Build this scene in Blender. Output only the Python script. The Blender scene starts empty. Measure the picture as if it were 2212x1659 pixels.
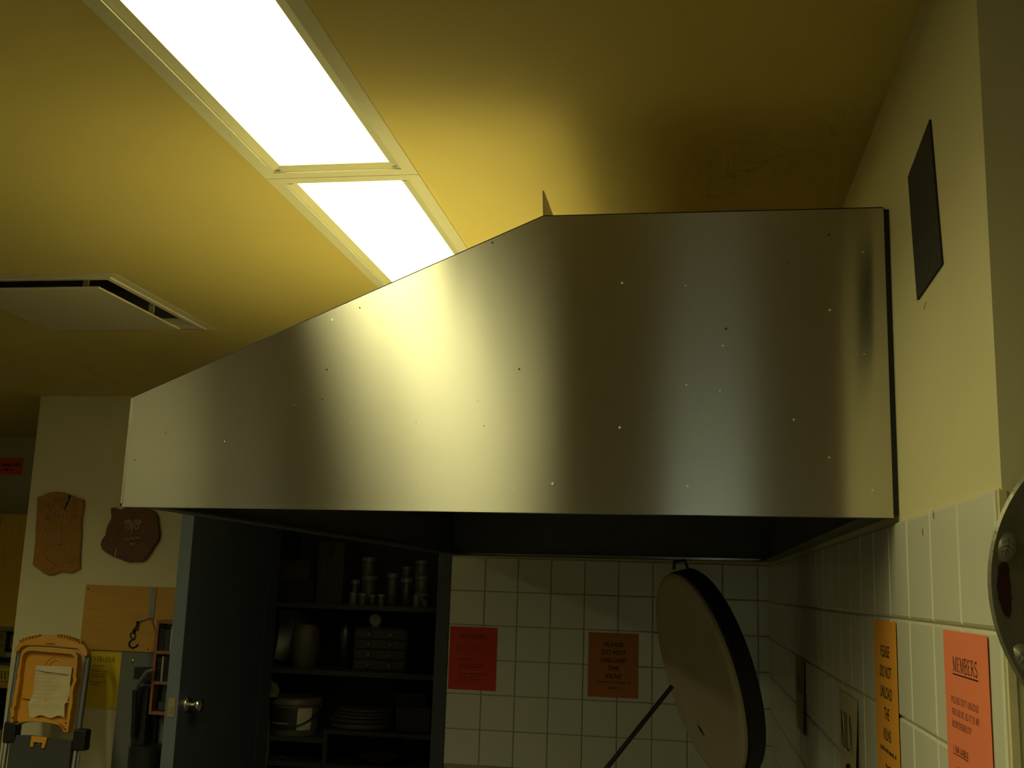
import bpy, bmesh, math, random
from mathutils import Vector, Matrix
random.seed(7)
PI = math.pi
sc = bpy.context.scene
COL = sc.collection

# ------------------------------------------------------------------ camera
F_PX, W_PX, H_PX = 2330.3, 2212, 1659
YAW, PITCH, ROLL = math.radians(9.677), math.radians(10.636), math.radians(1.877)
EYE = Vector((0, 0, 1.6))
c_f = Vector((-math.sin(YAW) * math.cos(PITCH), math.cos(YAW) * math.cos(PITCH), math.sin(PITCH)))
_r = Vector((math.cos(YAW), math.sin(YAW), 0))
_u = _r.cross(c_f)
c_r = _r * math.cos(ROLL) + _u * math.sin(ROLL)
c_u = -_r * math.sin(ROLL) + _u * math.cos(ROLL)
cam = bpy.data.cameras.new('camera')
cam.sensor_fit = 'HORIZONTAL'
cam.sensor_width = 36
cam.lens = 36 * F_PX / W_PX
cam.clip_start = 0.02
cam_o = bpy.data.objects.new('camera', cam)
COL.objects.link(cam_o)
m = Matrix((c_r, c_u, -c_f)).transposed().to_4x4()
m.translation = EYE
cam_o.matrix_world = m
sc.camera = cam_o

# ------------------------------------------------------------------ world, exposure, render quality
wd = bpy.data.worlds.new('world')
sc.world = wd
wd.use_nodes = True
wd.node_tree.nodes['Background'].inputs[0].default_value = (0.02, 0.02, 0.018, 1)
wd.node_tree.nodes['Background'].inputs[1].default_value = 0.1
vs = sc.view_settings
vs.view_transform = 'Standard'
vs.look = 'None'
vs.gamma = 1
vs.use_curve_mapping = False
vs.exposure = 0.0
LAMP_COLOR = (1.0, 0.93, 0.40, 1)
LAMP_STRENGTH = 2.7       # glow of the diffuser sheet itself, any direction
LAMP_WATTS = 6.5          # what its prisms throw downwards
LAMP_SPREAD = math.radians(150)
FILL_COLOR = (1.0, 0.94, 0.50, 1)       # fill lamps added in the unseen other rows
FILL_WATTS = (9.0, 7.5, 3.5, 2.0, 1.5, 1.5)
CORNER_FILL_WATTS = 5.0
cy = sc.cycles
cy.use_denoising = True
cy.use_light_tree = False
cy.max_bounces = 6
cy.diffuse_bounces = 4
cy.glossy_bounces = 3
cy.transmission_bounces = 2
cy.use_adaptive_sampling = True
cy.adaptive_threshold = 0.04
cy.adaptive_min_samples = 16
cy.sample_clamp_indirect = 6.0
cy.blur_glossy = 0.3
try:
    cy.denoiser = 'OPENIMAGEDENOISE'
    cy.denoising_input_passes = 'RGB_ALBEDO_NORMAL'
except Exception:
    pass


def ray(x, y):
    return c_r * ((x - W_PX / 2) / F_PX) - c_u * ((y - H_PX / 2) / F_PX) + c_f


def at(x, y, X=None, Y=None, Z=None):
    d = ray(x, y)
    if X is not None:
        t = (X - EYE.x) / d.x
    elif Y is not None:
        t = (Y - EYE.y) / d.y
    else:
        t = (Z - EYE.z) / d.z
    return EYE + d * t


def at_plane(x, y, P, n):
    d = ray(x, y)
    return EYE + d * ((P - EYE).dot(n) / d.dot(n))


# ------------------------------------------------------------------ materials
MATS = {}


def mat(name, col, rough=0.6, metal=0.0, var=0.06, scale=14.0, bump=0.0, spec=0.5, emit=None, strength=0.0, stretch=None, coat=0.0):
    if name in MATS:
        return MATS[name]
    mt = bpy.data.materials.new(name)
    mt.use_nodes = True
    nt = mt.node_tree
    b = nt.nodes['Principled BSDF']
    b.inputs['Roughness'].default_value = rough
    b.inputs['Metallic'].default_value = metal
    b.inputs['Specular IOR Level'].default_value = spec
    b.inputs['Coat Weight'].default_value = coat
    c = (*col, 1)
    tc = nt.nodes.new('ShaderNodeTexCoord')
    nz = nt.nodes.new('ShaderNodeTexNoise')
    nz.inputs['Scale'].default_value = scale
    nz.inputs['Detail'].default_value = 2
    if stretch:
        mp = nt.nodes.new('ShaderNodeMapping')
        mp.inputs['Scale'].default_value = stretch
        nt.links.new(tc.outputs['Object'], mp.inputs['Vector'])
        nt.links.new(mp.outputs['Vector'], nz.inputs['Vector'])
    else:
        nt.links.new(tc.outputs['Object'], nz.inputs['Vector'])
    mx = nt.nodes.new('ShaderNodeMix')
    mx.data_type = 'RGBA'
    mx.inputs[6].default_value = tuple(max(0, v * (1 - var)) for v in col) + (1,)
    mx.inputs[7].default_value = tuple(min(1, v * (1 + var)) for v in col) + (1,)
    nt.links.new(nz.outputs['Fac'], mx.inputs[0])
    nt.links.new(mx.outputs[2], b.inputs['Base Color'])
    if bump > 0.1:
        bp = nt.nodes.new('ShaderNodeBump')
        bp.inputs['Strength'].default_value = bump
        bp.inputs['Distance'].default_value = 0.004
        n2 = nt.nodes.new('ShaderNodeTexNoise')
        n2.inputs['Scale'].default_value = scale * 6
        n2.inputs['Detail'].default_value = 3
        nt.links.new(tc.outputs['Object'], n2.inputs['Vector'])
        nt.links.new(n2.outputs['Fac'], bp.inputs['Height'])
        nt.links.new(bp.outputs['Normal'], b.inputs['Normal'])
    if emit:
        b.inputs['Emission Color'].default_value = emit
        b.inputs['Emission Strength'].default_value = strength
    MATS[name] = mt
    return mt


def steel_material():
    """brushed stainless sheet: grain runs level, so reflections smear up and down; dried paint flecks sit on it"""
    mt = bpy.data.materials.new('brushed_steel')
    mt.use_nodes = True
    nt = mt.node_tree
    b = nt.nodes['Principled BSDF']
    b.inputs['Base Color'].default_value = (0.60, 0.585, 0.55, 1)
    b.inputs['Metallic'].default_value = 1.0
    b.inputs['Roughness'].default_value = 0.20
    b.inputs['Anisotropic'].default_value = 1.0
    cx = nt.nodes.new('ShaderNodeCombineXYZ')
    cx.inputs[2].default_value = 1.0
    nt.links.new(cx.outputs[0], b.inputs['Tangent'])
    tc = nt.nodes.new('ShaderNodeTexCoord')
    # fine level grain in the roughness
    mp = nt.nodes.new('ShaderNodeMapping')
    mp.inputs['Scale'].default_value = (3, 3, 900)
    nt.links.new(tc.outputs['Object'], mp.inputs['Vector'])
    nz = nt.nodes.new('ShaderNodeTexNoise')
    nz.inputs['Scale'].default_value = 1.0
    nz.inputs['Detail'].default_value = 2
    nt.links.new(mp.outputs['Vector'], nz.inputs['Vector'])
    mr = nt.nodes.new('ShaderNodeMapRange')
    mr.inputs['To Min'].default_value = 0.195
    mr.inputs['To Max'].default_value = 0.215
    nt.links.new(nz.outputs['Fac'], mr.inputs['Value'])
    nt.links.new(mr.outputs['Result'], b.inputs['Roughness'])
    # flecks
    vo = nt.nodes.new('ShaderNodeTexVoronoi')
    vo.inputs['Scale'].default_value = 17
    vo.voronoi_dimensions = '2D'
    sx_ = nt.nodes.new('ShaderNodeSeparateXYZ')
    cb_ = nt.nodes.new('ShaderNodeCombineXYZ')
    nt.links.new(tc.outputs['Object'], sx_.inputs[0])
    nt.links.new(sx_.outputs[0], cb_.inputs[0])
    nt.links.new(sx_.outputs[2], cb_.inputs[1])
    nt.links.new(cb_.outputs[0], vo.inputs['Vector'])
    sep = nt.nodes.new('ShaderNodeSeparateColor')
    nt.links.new(vo.outputs['Color'], sep.inputs[0])
    rad = nt.nodes.new('ShaderNodeMapRange')
    rad.inputs['From Min'].default_value = 0.55
    rad.inputs['From Max'].default_value = 1.0
    rad.inputs['To Min'].default_value = 0.0
    rad.inputs['To Max'].default_value = 0.038
    nt.links.new(sep.outputs[0], rad.inputs['Value'])
    lt = nt.nodes.new('ShaderNodeMath')
    lt.operation = 'LESS_THAN'
    nt.links.new(vo.outputs['Distance'], lt.inputs[0])
    nt.links.new(rad.outputs['Result'], lt.inputs[1])
    ramp = nt.nodes.new('ShaderNodeValToRGB')
    ramp.color_ramp.interpolation = 'CONSTANT'
    ramp.color_ramp.elements[0].color = (0.10, 0.08, 0.06, 1)
    ramp.color_ramp.elements[1].position = 0.42
    ramp.color_ramp.elements[1].color = (0.85, 0.83, 0.76, 1)
    nt.links.new(sep.outputs[1], ramp.inputs[0])
    d = nt.nodes.new('ShaderNodeBsdfDiffuse')
    nt.links.new(ramp.outputs[0], d.inputs[0])
    ms = nt.nodes.new('ShaderNodeMixShader')
    nt.links.new(lt.outputs[0], ms.inputs[0])
    nt.links.new(b.outputs[0], ms.inputs[1])
    nt.links.new(d.outputs[0], ms.inputs[2])
    nt.links.new(ms.outputs[0], nt.nodes['Material Output'].inputs[0])
    return mt


STEEL = steel_material()
CEIL = mat('ceiling_paint', (0.71, 0.56, 0.165), 0.75, var=0.03, scale=3, bump=0.05)
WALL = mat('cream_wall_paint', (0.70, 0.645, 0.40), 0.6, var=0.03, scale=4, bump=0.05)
WALLG = mat('grey_wall_paint', (0.42, 0.39, 0.30), 0.7, var=0.04, scale=4, bump=0.05)
WALLN = mat('pale_grey_wall_paint', (0.58, 0.58, 0.56), 0.7, var=0.04, scale=4, bump=0.05)
WALLF = mat('dun_wall_paint', (0.60, 0.55, 0.42), 0.7, var=0.04, scale=4, bump=0.05)
BANNER = mat('orange_red_paper', (0.92, 0.13, 0.02), 0.7, var=0.08, scale=10)
WALLT = mat('shaded_wall_paint', (0.20, 0.175, 0.135), 0.7, var=0.04, scale=4, bump=0.05)  # return wall, darker in colour because less light falls on it
HOOD_SHADE = mat('shaded_hood_lining', (0.11, 0.11, 0.105), 0.45, 0.0, var=0.3, scale=6)  # inside of the hood coloured dark to stand in for its shade
TILE = mat('white_tile_glaze', (0.74, 0.74, 0.66), 0.22, var=0.03, scale=6)
GROUT = mat('cream_grout', (0.66, 0.60, 0.36), 0.9, var=0.1, scale=40)
GROUTD = mat('brown_grout', (0.40, 0.36, 0.24), 0.9, var=0.1, scale=40)
FLOORM = mat('floor_vinyl', (0.085, 0.075, 0.065), 0.5, var=0.15, scale=8)
TRIMW = mat('lamp_trim_enamel', (0.88, 0.82, 0.56), 0.4, var=0.02)
TRIMI = mat('lamp_inner_frame', (0.80, 0.75, 0.46), 0.35, var=0.02)
DIFF = mat('lamp_diffuser', (0.9, 0.9, 0.85), 0.5, var=0.0, emit=LAMP_COLOR, strength=LAMP_STRENGTH)
DIFF_FILL = mat('fill_lamp_diffuser', (0.9, 0.9, 0.88), 0.5, var=0.0, emit=FILL_COLOR, strength=LAMP_STRENGTH * 0.8)  # glow of the added fill panels
DIFF_FILL_HI = mat('bright_fill_diffuser', (0.9, 0.9, 0.88), 0.5, var=0.0, emit=LAMP_COLOR, strength=LAMP_STRENGTH * 2.4)  # stronger added glow, brightens the reflection at the hood's left end
VENTW = mat('diffuser_enamel', (0.66, 0.58, 0.38), 0.5, var=0.02)
DARK = mat('black_void', (0.012, 0.012, 0.012), 0.8, var=0.2)
BLACKM = mat('black_steel', (0.02, 0.02, 0.022), 0.45, 0.3, var=0.3)
BLACKS = mat('black_abrasive_sheet', (0.018, 0.018, 0.017), 0.75, var=0.5, scale=60, bump=0.4)
DOORM = mat('shaded_door_paint', (0.05, 0.06, 0.09), 0.5, var=0.05)  # face colour darkened to stand in for shade on the door
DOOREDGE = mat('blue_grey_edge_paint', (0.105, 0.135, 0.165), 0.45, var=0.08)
CHROME = mat('worn_chrome', (0.75, 0.73, 0.68), 0.2, 1.0, var=0.05)
BRASSY = mat('brass_plate', (0.45, 0.38, 0.22), 0.4, 0.8, var=0.1)
REDP = mat('red_paper', (0.66, 0.05, 0.008), 0.7, var=0.06, scale=10)
CORALP = mat('coral_paper', (0.95, 0.25, 0.13), 0.55, var=0.05, scale=10)
ORANGEP = mat('orange_paper', (0.50, 0.175, 0.02), 0.7, var=0.06, scale=10)
AMBERP = mat('amber_paper', (0.92, 0.40, 0.045), 0.55, var=0.05, scale=10)
YELLOWP = mat('yellow_paper', (0.68, 0.50, 0.02), 0.7, var=0.04)
CREAMP = mat('cream_paper', (0.62, 0.54, 0.32), 0.7, var=0.08, scale=20)
INK = mat('black_ink', (0.015, 0.013, 0.013), 0.6, var=0.1)
INKR = mat('orange_ink', (0.60, 0.22, 0.05), 0.7, var=0.3)
INKB = mat('blue_black_marker', (0.03, 0.035, 0.05), 0.6, var=0.2)
TERRA = mat('tan_terracotta', (0.37, 0.175, 0.03), 0.8, var=0.25, scale=18, bump=0.5)
BROWNC = mat('dark_brown_fired_clay', (0.15, 0.055, 0.022), 0.55, var=0.45, scale=14, bump=0.5)
TERRAL = mat('buff_clay_coils', (0.40, 0.21, 0.07), 0.7, var=0.2, scale=18)
COILC = mat('grey_clay_coils', (0.30, 0.22, 0.14), 0.5, var=0.2)
PLY = mat('varnished_plywood', (0.56, 0.30, 0.05), 0.5, var=0.18, scale=5, stretch=(1, 1, 9))
PLYY = mat('yellow_varnished_board', (0.78, 0.50, 0.05), 0.5, var=0.12, scale=5, stretch=(9, 1, 1))
WOODR = mat('red_brown_wood', (0.30, 0.13, 0.045), 0.6, var=0.2, scale=9, stretch=(1, 1, 8))
YPLAST = mat('yellow_moulded_plastic', (0.62, 0.285, 0.004), 0.4, var=0.05)
RAILM = mat('grey_tube_enamel', (0.13, 0.14, 0.14), 0.4, 0.3, var=0.08)
DGREY = mat('dark_grey_ribbed_plastic', (0.045, 0.045, 0.043), 0.6, var=0.3, scale=70, bump=0.5)
GALV = mat('galvanised_steel', (0.30, 0.31, 0.30), 0.4, 0.8, var=0.15)
GREYP = mat('grey_panel_paint', (0.16, 0.165, 0.15), 0.5, var=0.06)
BRICK = mat('pale_firebrick', (0.44, 0.38, 0.27), 0.85, var=0.12, scale=9, bump=0.3)
PEWTER = mat('tarnished_pewter', (0.27, 0.255, 0.20), 0.35, 0.45, var=0.3, scale=22, bump=0.2)
PEWTERC = mat('dull_pewter_well', (0.24, 0.21, 0.13), 0.45, 0.15, var=0.1, scale=8)
PEWTERD = mat('blackened_pewter', (0.10, 0.095, 0.08), 0.45, 0.7, var=0.2)
OXBLOOD = mat('dark_red_enamel', (0.05, 0.010, 0.007), 0.4, var=0.3)
RUST = mat('rust_stain', (0.36, 0.20, 0.06), 0.8, var=0.3)
YBASK = mat('yellow_basket_plastic', (0.62, 0.52, 0.03), 0.5, var=0.05)
PALED = mat('pale_door_paint', (0.70, 0.72, 0.66), 0.5, var=0.04)
# cupboard and contents, most colours darkened in place of the shade inside
JARW = mat('shaded_white_jar', (0.0768, 0.0736, 0.064), 0.45, var=0.15, scale=30)
JARB = mat('shaded_brown_jar', (0.0384, 0.0256, 0.0144), 0.4, var=0.3, scale=25)
JARG = mat('shaded_grey_jar', (0.0512, 0.0512, 0.048), 0.5, var=0.2, scale=30)
LIDW = mat('shaded_white_lid', (0.12, 0.116, 0.104), 0.4, var=0.05)
CARTON = mat('shaded_brown_cardboard', (0.036, 0.0255, 0.015), 0.85, var=0.1)
CARTOND = mat('shaded_dark_cardboard', (0.015, 0.012, 0.009), 0.85, var=0.15)
BUFF = mat('shaded_buff_stoneware', (0.064, 0.0528, 0.0352), 0.6, var=0.12)
SHELFM = mat('shaded_shelf_board', (0.02, 0.0193, 0.0169), 0.7, var=0.1)
CLOSET = mat('shaded_cupboard_wall', (0.035, 0.033, 0.03), 0.8, var=0.06)
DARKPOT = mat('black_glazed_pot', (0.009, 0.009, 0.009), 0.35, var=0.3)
CLOTH = mat('shaded_off_white_rag', (0.092, 0.084, 0.068), 0.9, var=0.15, scale=30)
BUCKETW = mat('shaded_white_bucket', (0.0832, 0.0784, 0.064), 0.45, var=0.06)
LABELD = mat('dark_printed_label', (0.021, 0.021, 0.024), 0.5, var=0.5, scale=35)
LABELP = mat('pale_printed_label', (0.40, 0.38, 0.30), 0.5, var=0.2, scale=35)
BATM = mat('shaded_plaster_bat', (0.0384, 0.0352, 0.0288), 0.8, var=0.12)


# ------------------------------------------------------------------ mesh helpers
class MB:
    def __init__(self):
        self.v, self.f = [], []

    def add(self, vs_, fs_):
        o = len(self.v)
        self.v += [Vector(p) for p in vs_]
        self.f += [tuple(i + o for i in q) for q in fs_]
        return self

    def box(self, a, b):
        x0, y0, z0 = [min(a[i], b[i]) for i in range(3)]
        x1, y1, z1 = [max(a[i], b[i]) for i in range(3)]
        return self.add([(x0, y0, z0), (x1, y0, z0), (x1, y1, z0), (x0, y1, z0), (x0, y0, z1), (x1, y0, z1), (x1, y1, z1), (x0, y1, z1)],
                        [(0, 3, 2, 1), (4, 5, 6, 7), (0, 1, 5, 4), (1, 2, 6, 5), (2, 3, 7, 6), (3, 0, 4, 7)])

    def prism(self, pts, d):
        """closed outline (list of 3D points) pushed along vector d"""
        d = Vector(d)
        n = len(pts)
        p = [Vector(q) for q in pts]
        nrm = Vector((0, 0, 0))
        for i in range(n):
            nrm += p[i].cross(p[(i + 1) % n])
        if nrm.dot(d) > 0:
            p.reverse()
        fs_ = [tuple(range(n)), tuple(range(2 * n - 1, n - 1, -1))]
        fs_ += [(i, n + i, n + (i + 1) % n, (i + 1) % n) for i in range(n)]
        return self.add(p + [q + d for q in p], fs_)

    def tube(self, path, r, n=10, closed=False, caps=True):
        path = [Vector(p) for p in path]
        k = len(path)
        rs = r if isinstance(r, (list, tuple)) else [r] * k
        rings = []
        ref = None
        for i, p in enumerate(path):
            if closed:
                t = path[(i + 1) % k] - path[i - 1]
            else:
                t = path[min(i + 1, k - 1)] - path[max(i - 1, 0)]
            t.normalize()
            if ref is None:
                ref = t.orthogonal().normalized()
            ref = (ref - t * ref.dot(t))
            if ref.length < 1e-6:
                ref = t.orthogonal()
            ref.normalize()
            b = t.cross(ref)
            rings.append([p + (ref * math.cos(2 * PI * j / n) + b * math.sin(2 * PI * j / n)) * rs[i] for j in range(n)])
        vs_ = [q for g in rings for q in g]
        fs_ = []
        for i in range(k if closed else k - 1):
            a, c = i * n, ((i + 1) % k) * n
            for j in range(n):
                fs_.append((a + j, a + (j + 1) % n, c + (j + 1) % n, c + j))
        if caps and not closed:
            fs_.append(tuple(range(n - 1, -1, -1)))
            fs_.append(tuple((k - 1) * n + j for j in range(n)))
        return self.add(vs_, fs_)

    def lathe(self, prof, c, axis=(0, 0, 1), n=28, cap=True):
        """prof: list of (radius, height) along axis from point c"""
        ax = Vector(axis).normalized()
        e = ax.orthogonal().normalized()
        g = ax.cross(e)
        c = Vector(c)
        vs_, fs_ = [], []
        for (r_, h_) in prof:
            for j in range(n):
                a = 2 * PI * j / n
                vs_.append(c + ax * h_ + (e * math.cos(a) + g * math.sin(a)) * r_)
        for i in range(len(prof) - 1):
            for j in range(n):
                fs_.append((i * n + j, i * n + (j + 1) % n, (i + 1) * n + (j + 1) % n, (i + 1) * n + j))
        if cap:
            fs_.append(tuple(range(n - 1, -1, -1)))
            fs_.append(tuple((len(prof) - 1) * n + j for j in range(n)))
        return self.add(vs_, fs_)

    def build(self, name, material, parent=None, smooth=False, bevel=0.0, local=False, origin=None):
        me = bpy.data.meshes.new(name)
        off = Vector((0, 0, 0))
        if parent is not None and not local:
            p = parent
            while p is not None:
                off += p.location
                p = p.parent
        o = bpy.data.objects.new(name, me)
        if parent is None and origin is not None:
            off = Vector(origin)
            o.location = off
        me.from_pydata([tuple(q - off) for q in self.v], [], self.f)
        me.update()
        me.materials.append(material)
        if smooth:
            bm = bmesh.new()
            bm.from_mesh(me)
            for f_ in bm.faces:
                f_.smooth = True
            for e_ in bm.edges:
                if len(e_.link_faces) == 2 and e_.calc_face_angle(0) > 0.7:
                    e_.smooth = False
            bm.to_mesh(me)
            bm.free()
        COL.objects.link(o)
        if parent is not None:
            o.parent = parent
        if bevel:
            bv = o.modifiers.new('bevel', 'BEVEL')
            bv.width = bevel
            bv.segments = 2
            bv.limit_method = 'ANGLE'
        return o


def tag(o, label=None, cat=None, group=None, kind=None):
    if label:
        o['label'] = label
    if cat:
        o['category'] = cat
    if group:
        o['group'] = group
    if kind:
        o['kind'] = kind
    return o


def thing(name, label, cat, loc, group=None):
    o = bpy.data.objects.new(name, None)
    o.empty_display_size = 0.05
    o.location = loc
    COL.objects.link(o)
    return tag(o, label, cat, group)


def box(name, a, b, material, parent=None, bevel=0.0):
    return MB().box(a, b).build(name, material, parent, bevel=bevel)


# ------------------------------------------------------------------ the setting
HC = 2.459          # ceiling height
XW = 0.3312         # right wall
YB = 4.85           # back wall
YE = 1.2427         # outer corner where the right wall ends
XC = -3.21          # left end of the back wall
YF = 6.42           # far wall beyond it
X0, X1, YN = -4.9, 2.2, -5.0
L0, L1 = -0.917, -0.576     # lamp row
PITCH_L = 1.22
JOINT = 2.107
lamp_rows = [(JOINT + PITCH_L * (k - 1), JOINT + PITCH_L * k) for k in (-2, -1, 0, 1, 2)][0:4]
lamp_rows = [(JOINT - 3 * PITCH_L, JOINT - 2 * PITCH_L), (JOINT - 2 * PITCH_L, JOINT - PITCH_L), (JOINT - PITCH_L, JOINT), (JOINT, JOINT + PITCH_L)]
V = dict(x0=-2.27, x1=-1.66, y0=2.79, y1=3.485)

# ceiling with openings for the lamp row and the air diffuser
SX0, SIDE_Y = -3.25, (2.08, .86, -.36, -1.58, -2.8, -4.02)
CX0, CORNER_Y = 1.2, (-2.6, -3.82)
holes = [(SX0 + .012, SX0 + .329, SIDE_Y[-1] + .012, SIDE_Y[0] + PITCH_L - .012), (CX0 + .012, CX0 + .329, CORNER_Y[-1] + .012, CORNER_Y[0] + PITCH_L - .012), (L0 + .012, L1 - .012, lamp_rows[0][0] + .012, lamp_rows[-1][1] - .012), (V['x0'] + .03, V['x1'] - .03, V['y0'] + .03, V['y1'] - .03)]
xs = sorted({X0, X1} | {h[i] for h in holes for i in (0, 1)})
ys = sorted({YN, YF} | {h[i] for h in holes for i in (2, 3)})
cm = MB()
for i in range(len(xs) - 1):
    for j in range(len(ys) - 1):
        mx_, my_ = (xs[i] + xs[i + 1]) / 2, (ys[j] + ys[j + 1]) / 2
        if any(h[0] < mx_ < h[1] and h[2] < my_ < h[3] for h in holes):
            continue
        cm.add([(xs[i], ys[j], HC), (xs[i], ys[j + 1], HC), (xs[i + 1], ys[j + 1], HC), (xs[i + 1], ys[j], HC)], [(0, 1, 2, 3)])
for h in holes:
    a = [(h[0], h[2]), (h[1], h[2]), (h[1], h[3]), (h[0], h[3])]
    for k in range(4):
        p, q = a[k], a[(k + 1) % 4]
        cm.add([(*p, HC), (*q, HC), (*q, HC + .2), (*p, HC + .2)], [(0, 1, 2, 3)])
cm.add([(X0, YN, HC + .21), (X1, YN, HC + .21), (X1, YF, HC + .21), (X0, YF, HC + .21)], [(0, 1, 2, 3)])
tag(cm.build('ceiling', CEIL), kind='structure')
tag(box('floor', (X0, YN, -.1), (X1, YF, 0), FLOORM), kind='structure')

# right wall (ends at an outer corner), return wall facing the viewer, room walls
wr = tag(box('wall_right', (XW, YE, 0), (XW + .12, YB + .12, HC), WALL), kind='structure')
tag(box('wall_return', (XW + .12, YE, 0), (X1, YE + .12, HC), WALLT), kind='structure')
tag(box('wall_front', (X0, YN - .12, 0), (X1, YN, HC), WALLN), kind='structure')
tag(box('wall_east', (X1, YN, 0), (X1 + .12, YE + .12, HC), WALLG), kind='structure')
tag(box('wall_left', (X0 - .12, YN, 0), (X0, YF, HC), WALLG), kind='structure')
tag(box('wall_far', (X0, YF, 0), (XC + .14, YF + .12, HC), WALLF), kind='structure')

# back wall with the store cupboard opening
DX0, DX1, DTOP = -1.944, -1.136, 2.04
wbm = MB()
wbm.box((XC, YB, 0), (DX0 - .06, YB + .12, HC))
wbm.box((DX1 + .058, YB, 0), (XW, YB + .12, HC))
wbm.box((DX0 - .06, YB, DTOP + .06), (DX1 + .058, YB + .12, HC))
wb = tag(wbm.build('wall_back', WALL), kind='structure')
tag(box('wall_pier', (XC, YB + .12, 0), (XC + .12, YF, HC), WALL), kind='structure')
fm = MB()
fm.box((DX0 - .06, YB - .012, 0), (DX0, YB + .12, DTOP + .06))
fm.box((DX1, YB - .012, 0), (DX1 + .058, YB + .12, DTOP + .06))
fm.box((DX0, YB - .012, DTOP), (DX1, YB + .12, DTOP + .06))
tag(fm.build('trim_1', DOORM), kind='structure')
# the cupboard shell
tag(box('wall_cupboard_back', (DX0 - .2, YB + .72, 0), (DX1 + .2, YB + .8, 2.3), CLOSET), kind='structure')
tag(box('wall_cupboard_left', (DX0 - .2, YB + .12, 0), (DX0 - .12, YB + .72, 2.3), CLOSET), kind='structure')
tag(box('wall_cupboard_right', (DX1 + .12, YB + .12, 0), (DX1 + .2, YB + .72, 2.3), CLOSET), kind='structure')
tag(box('ceiling_cupboard', (DX0 - .2, YB + .12, 2.3), (DX1 + .2, YB + .8, 2.36), CLOSET), kind='structure')

# the cupboard door, standing open towards the viewer
YD = 4.03
d1 = thing('door_1', None, None, (DX0 - .05, YB - .02, 0))
d1['kind'] = 'structure'
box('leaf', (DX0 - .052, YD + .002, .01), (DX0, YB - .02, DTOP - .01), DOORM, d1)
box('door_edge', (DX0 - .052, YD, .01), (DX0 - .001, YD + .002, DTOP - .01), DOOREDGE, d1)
kz = 1.108
box('latch_plate', (DX0 - .040, YD - .0025, kz - .04), (DX0 - .012, YD, kz + .03), BRASSY, d1)
kn = MB().lathe([(.030, 0), (.030, .004), (.026, .009), (.012, .012), (.011, .030), (.020, .036), (.027, .046), (.026, .058), (.018, .064)], (DX0, YD + .075, kz), (1, 0, 0), 24).build('door_knob', CHROME, d1, smooth=True)
tag(kn, 'chrome door knob')
box('keyhole', (DX0 + .064, YD + .072, kz - .010), (DX0 + .0655, YD + .078, kz + .010), DARK, kn)
box('latch_bolt', (DX0 - .031, YD - .007, kz - .024), (DX0 - .020, YD - .0025, kz + .004), CHROME, d1)

# pale door far behind the viewer, unseen; the glow of its pane is added light
d2 = thing('door_2', None, None, (.13, YN, 0))
d2['kind'] = 'structure'
df = MB()
df.box((-.27, YN, 0), (-.19, YN + .04, 2.3)).box((.45, YN, 0), (.53, YN + .04, 2.3)).box((-.19, YN, 0), (.45, YN + .04, .25)).box((-.19, YN, 2.2), (.45, YN + .04, 2.3))
df.build('leaf', PALED, d2)
box('added_glow_pane', (-.19, YN + .012, .25), (.45, YN + .024, 2.2), mat('added_glow_glass', (.5, .55, .5), .4, emit=(.80, .92, .66, 1), strength=.55), d2)
box('door_knob', (-.22, YN + .04, 1.0), (-.17, YN + .09, 1.05), CHROME, d2, bevel=.015)


# ------------------------------------------------------------------ wall tiles
def tile_mesh(name, w, h, material):
    """a glazed tile lying in the local XZ plane, front towards -Y, with softened edges"""
    t, c = .006, .0035
    mb = MB()
    o = [(0, 0), (w, 0), (w, h), (0, h)]
    i = [(c, c), (w - c, c), (w - c, h - c), (c, h - c)]
    mb.add([(x, 0, z) for x, z in o] + [(x, -t + .002, z) for x, z in o] + [(x, -t, z) for x, z in i],
           [(4, 5, 1, 0), (5, 6, 2, 1), (6, 7, 3, 2), (7, 4, 0, 3), (8, 9, 5, 4), (9, 10, 6, 5), (10, 11, 7, 6), (11, 8, 4, 7), (8, 11, 10, 9)])
    me = bpy.data.meshes.new(name)
    me.from_pydata(mb.v, [], mb.f)
    me.materials.append(material)
    return me


TT = 1.7225                       # top of the tiling
P1, G1 = .1524, .003
TB = .1496
# right wall: grout bed then tiles (columns counted from the outer corner)
box('grout_bed', (XW - .0015, YE + .004, .3), (XW, YB, TT + .001), GROUT, wr)
PC1 = .158
col_edges = [YE + .006, 1.420, 1.580, 1.746]
while col_edges[-1] + PC1 < YB - .03:
    col_edges.append(col_edges[-1] + PC1)
col_edges.append(YB - .004)
full = tile_mesh('tile', PC1 - G1, P1 - G1, TILE)
for ci in range(len(col_edges) - 1):
    w = col_edges[ci + 1] - col_edges[ci]
    me = full if abs(w - PC1) < 1e-4 else tile_mesh('tile', w - G1, P1 - G1, TILE)
    nrow = 3 + int((col_edges[ci] - 1.2) / .62)
    for ri in range(min(nrow, 7)):
        o = bpy.data.objects.new('tile', me)
        # local +X runs towards the viewer along the wall
        o.rotation_euler = (random.uniform(-.003, .003), 0, -PI / 2)
        o.location = (XW - .0012, col_edges[ci + 1] - G1 / 2, TT - (ri + 1) * P1 + G1 / 2)
        COL.objects.link(o)
        o.parent = wr
box('corner_bead', (XW - .004, YE - .004, 0), (XW + .004, YE + .004, TT - .002), GROUT, wr)
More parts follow.
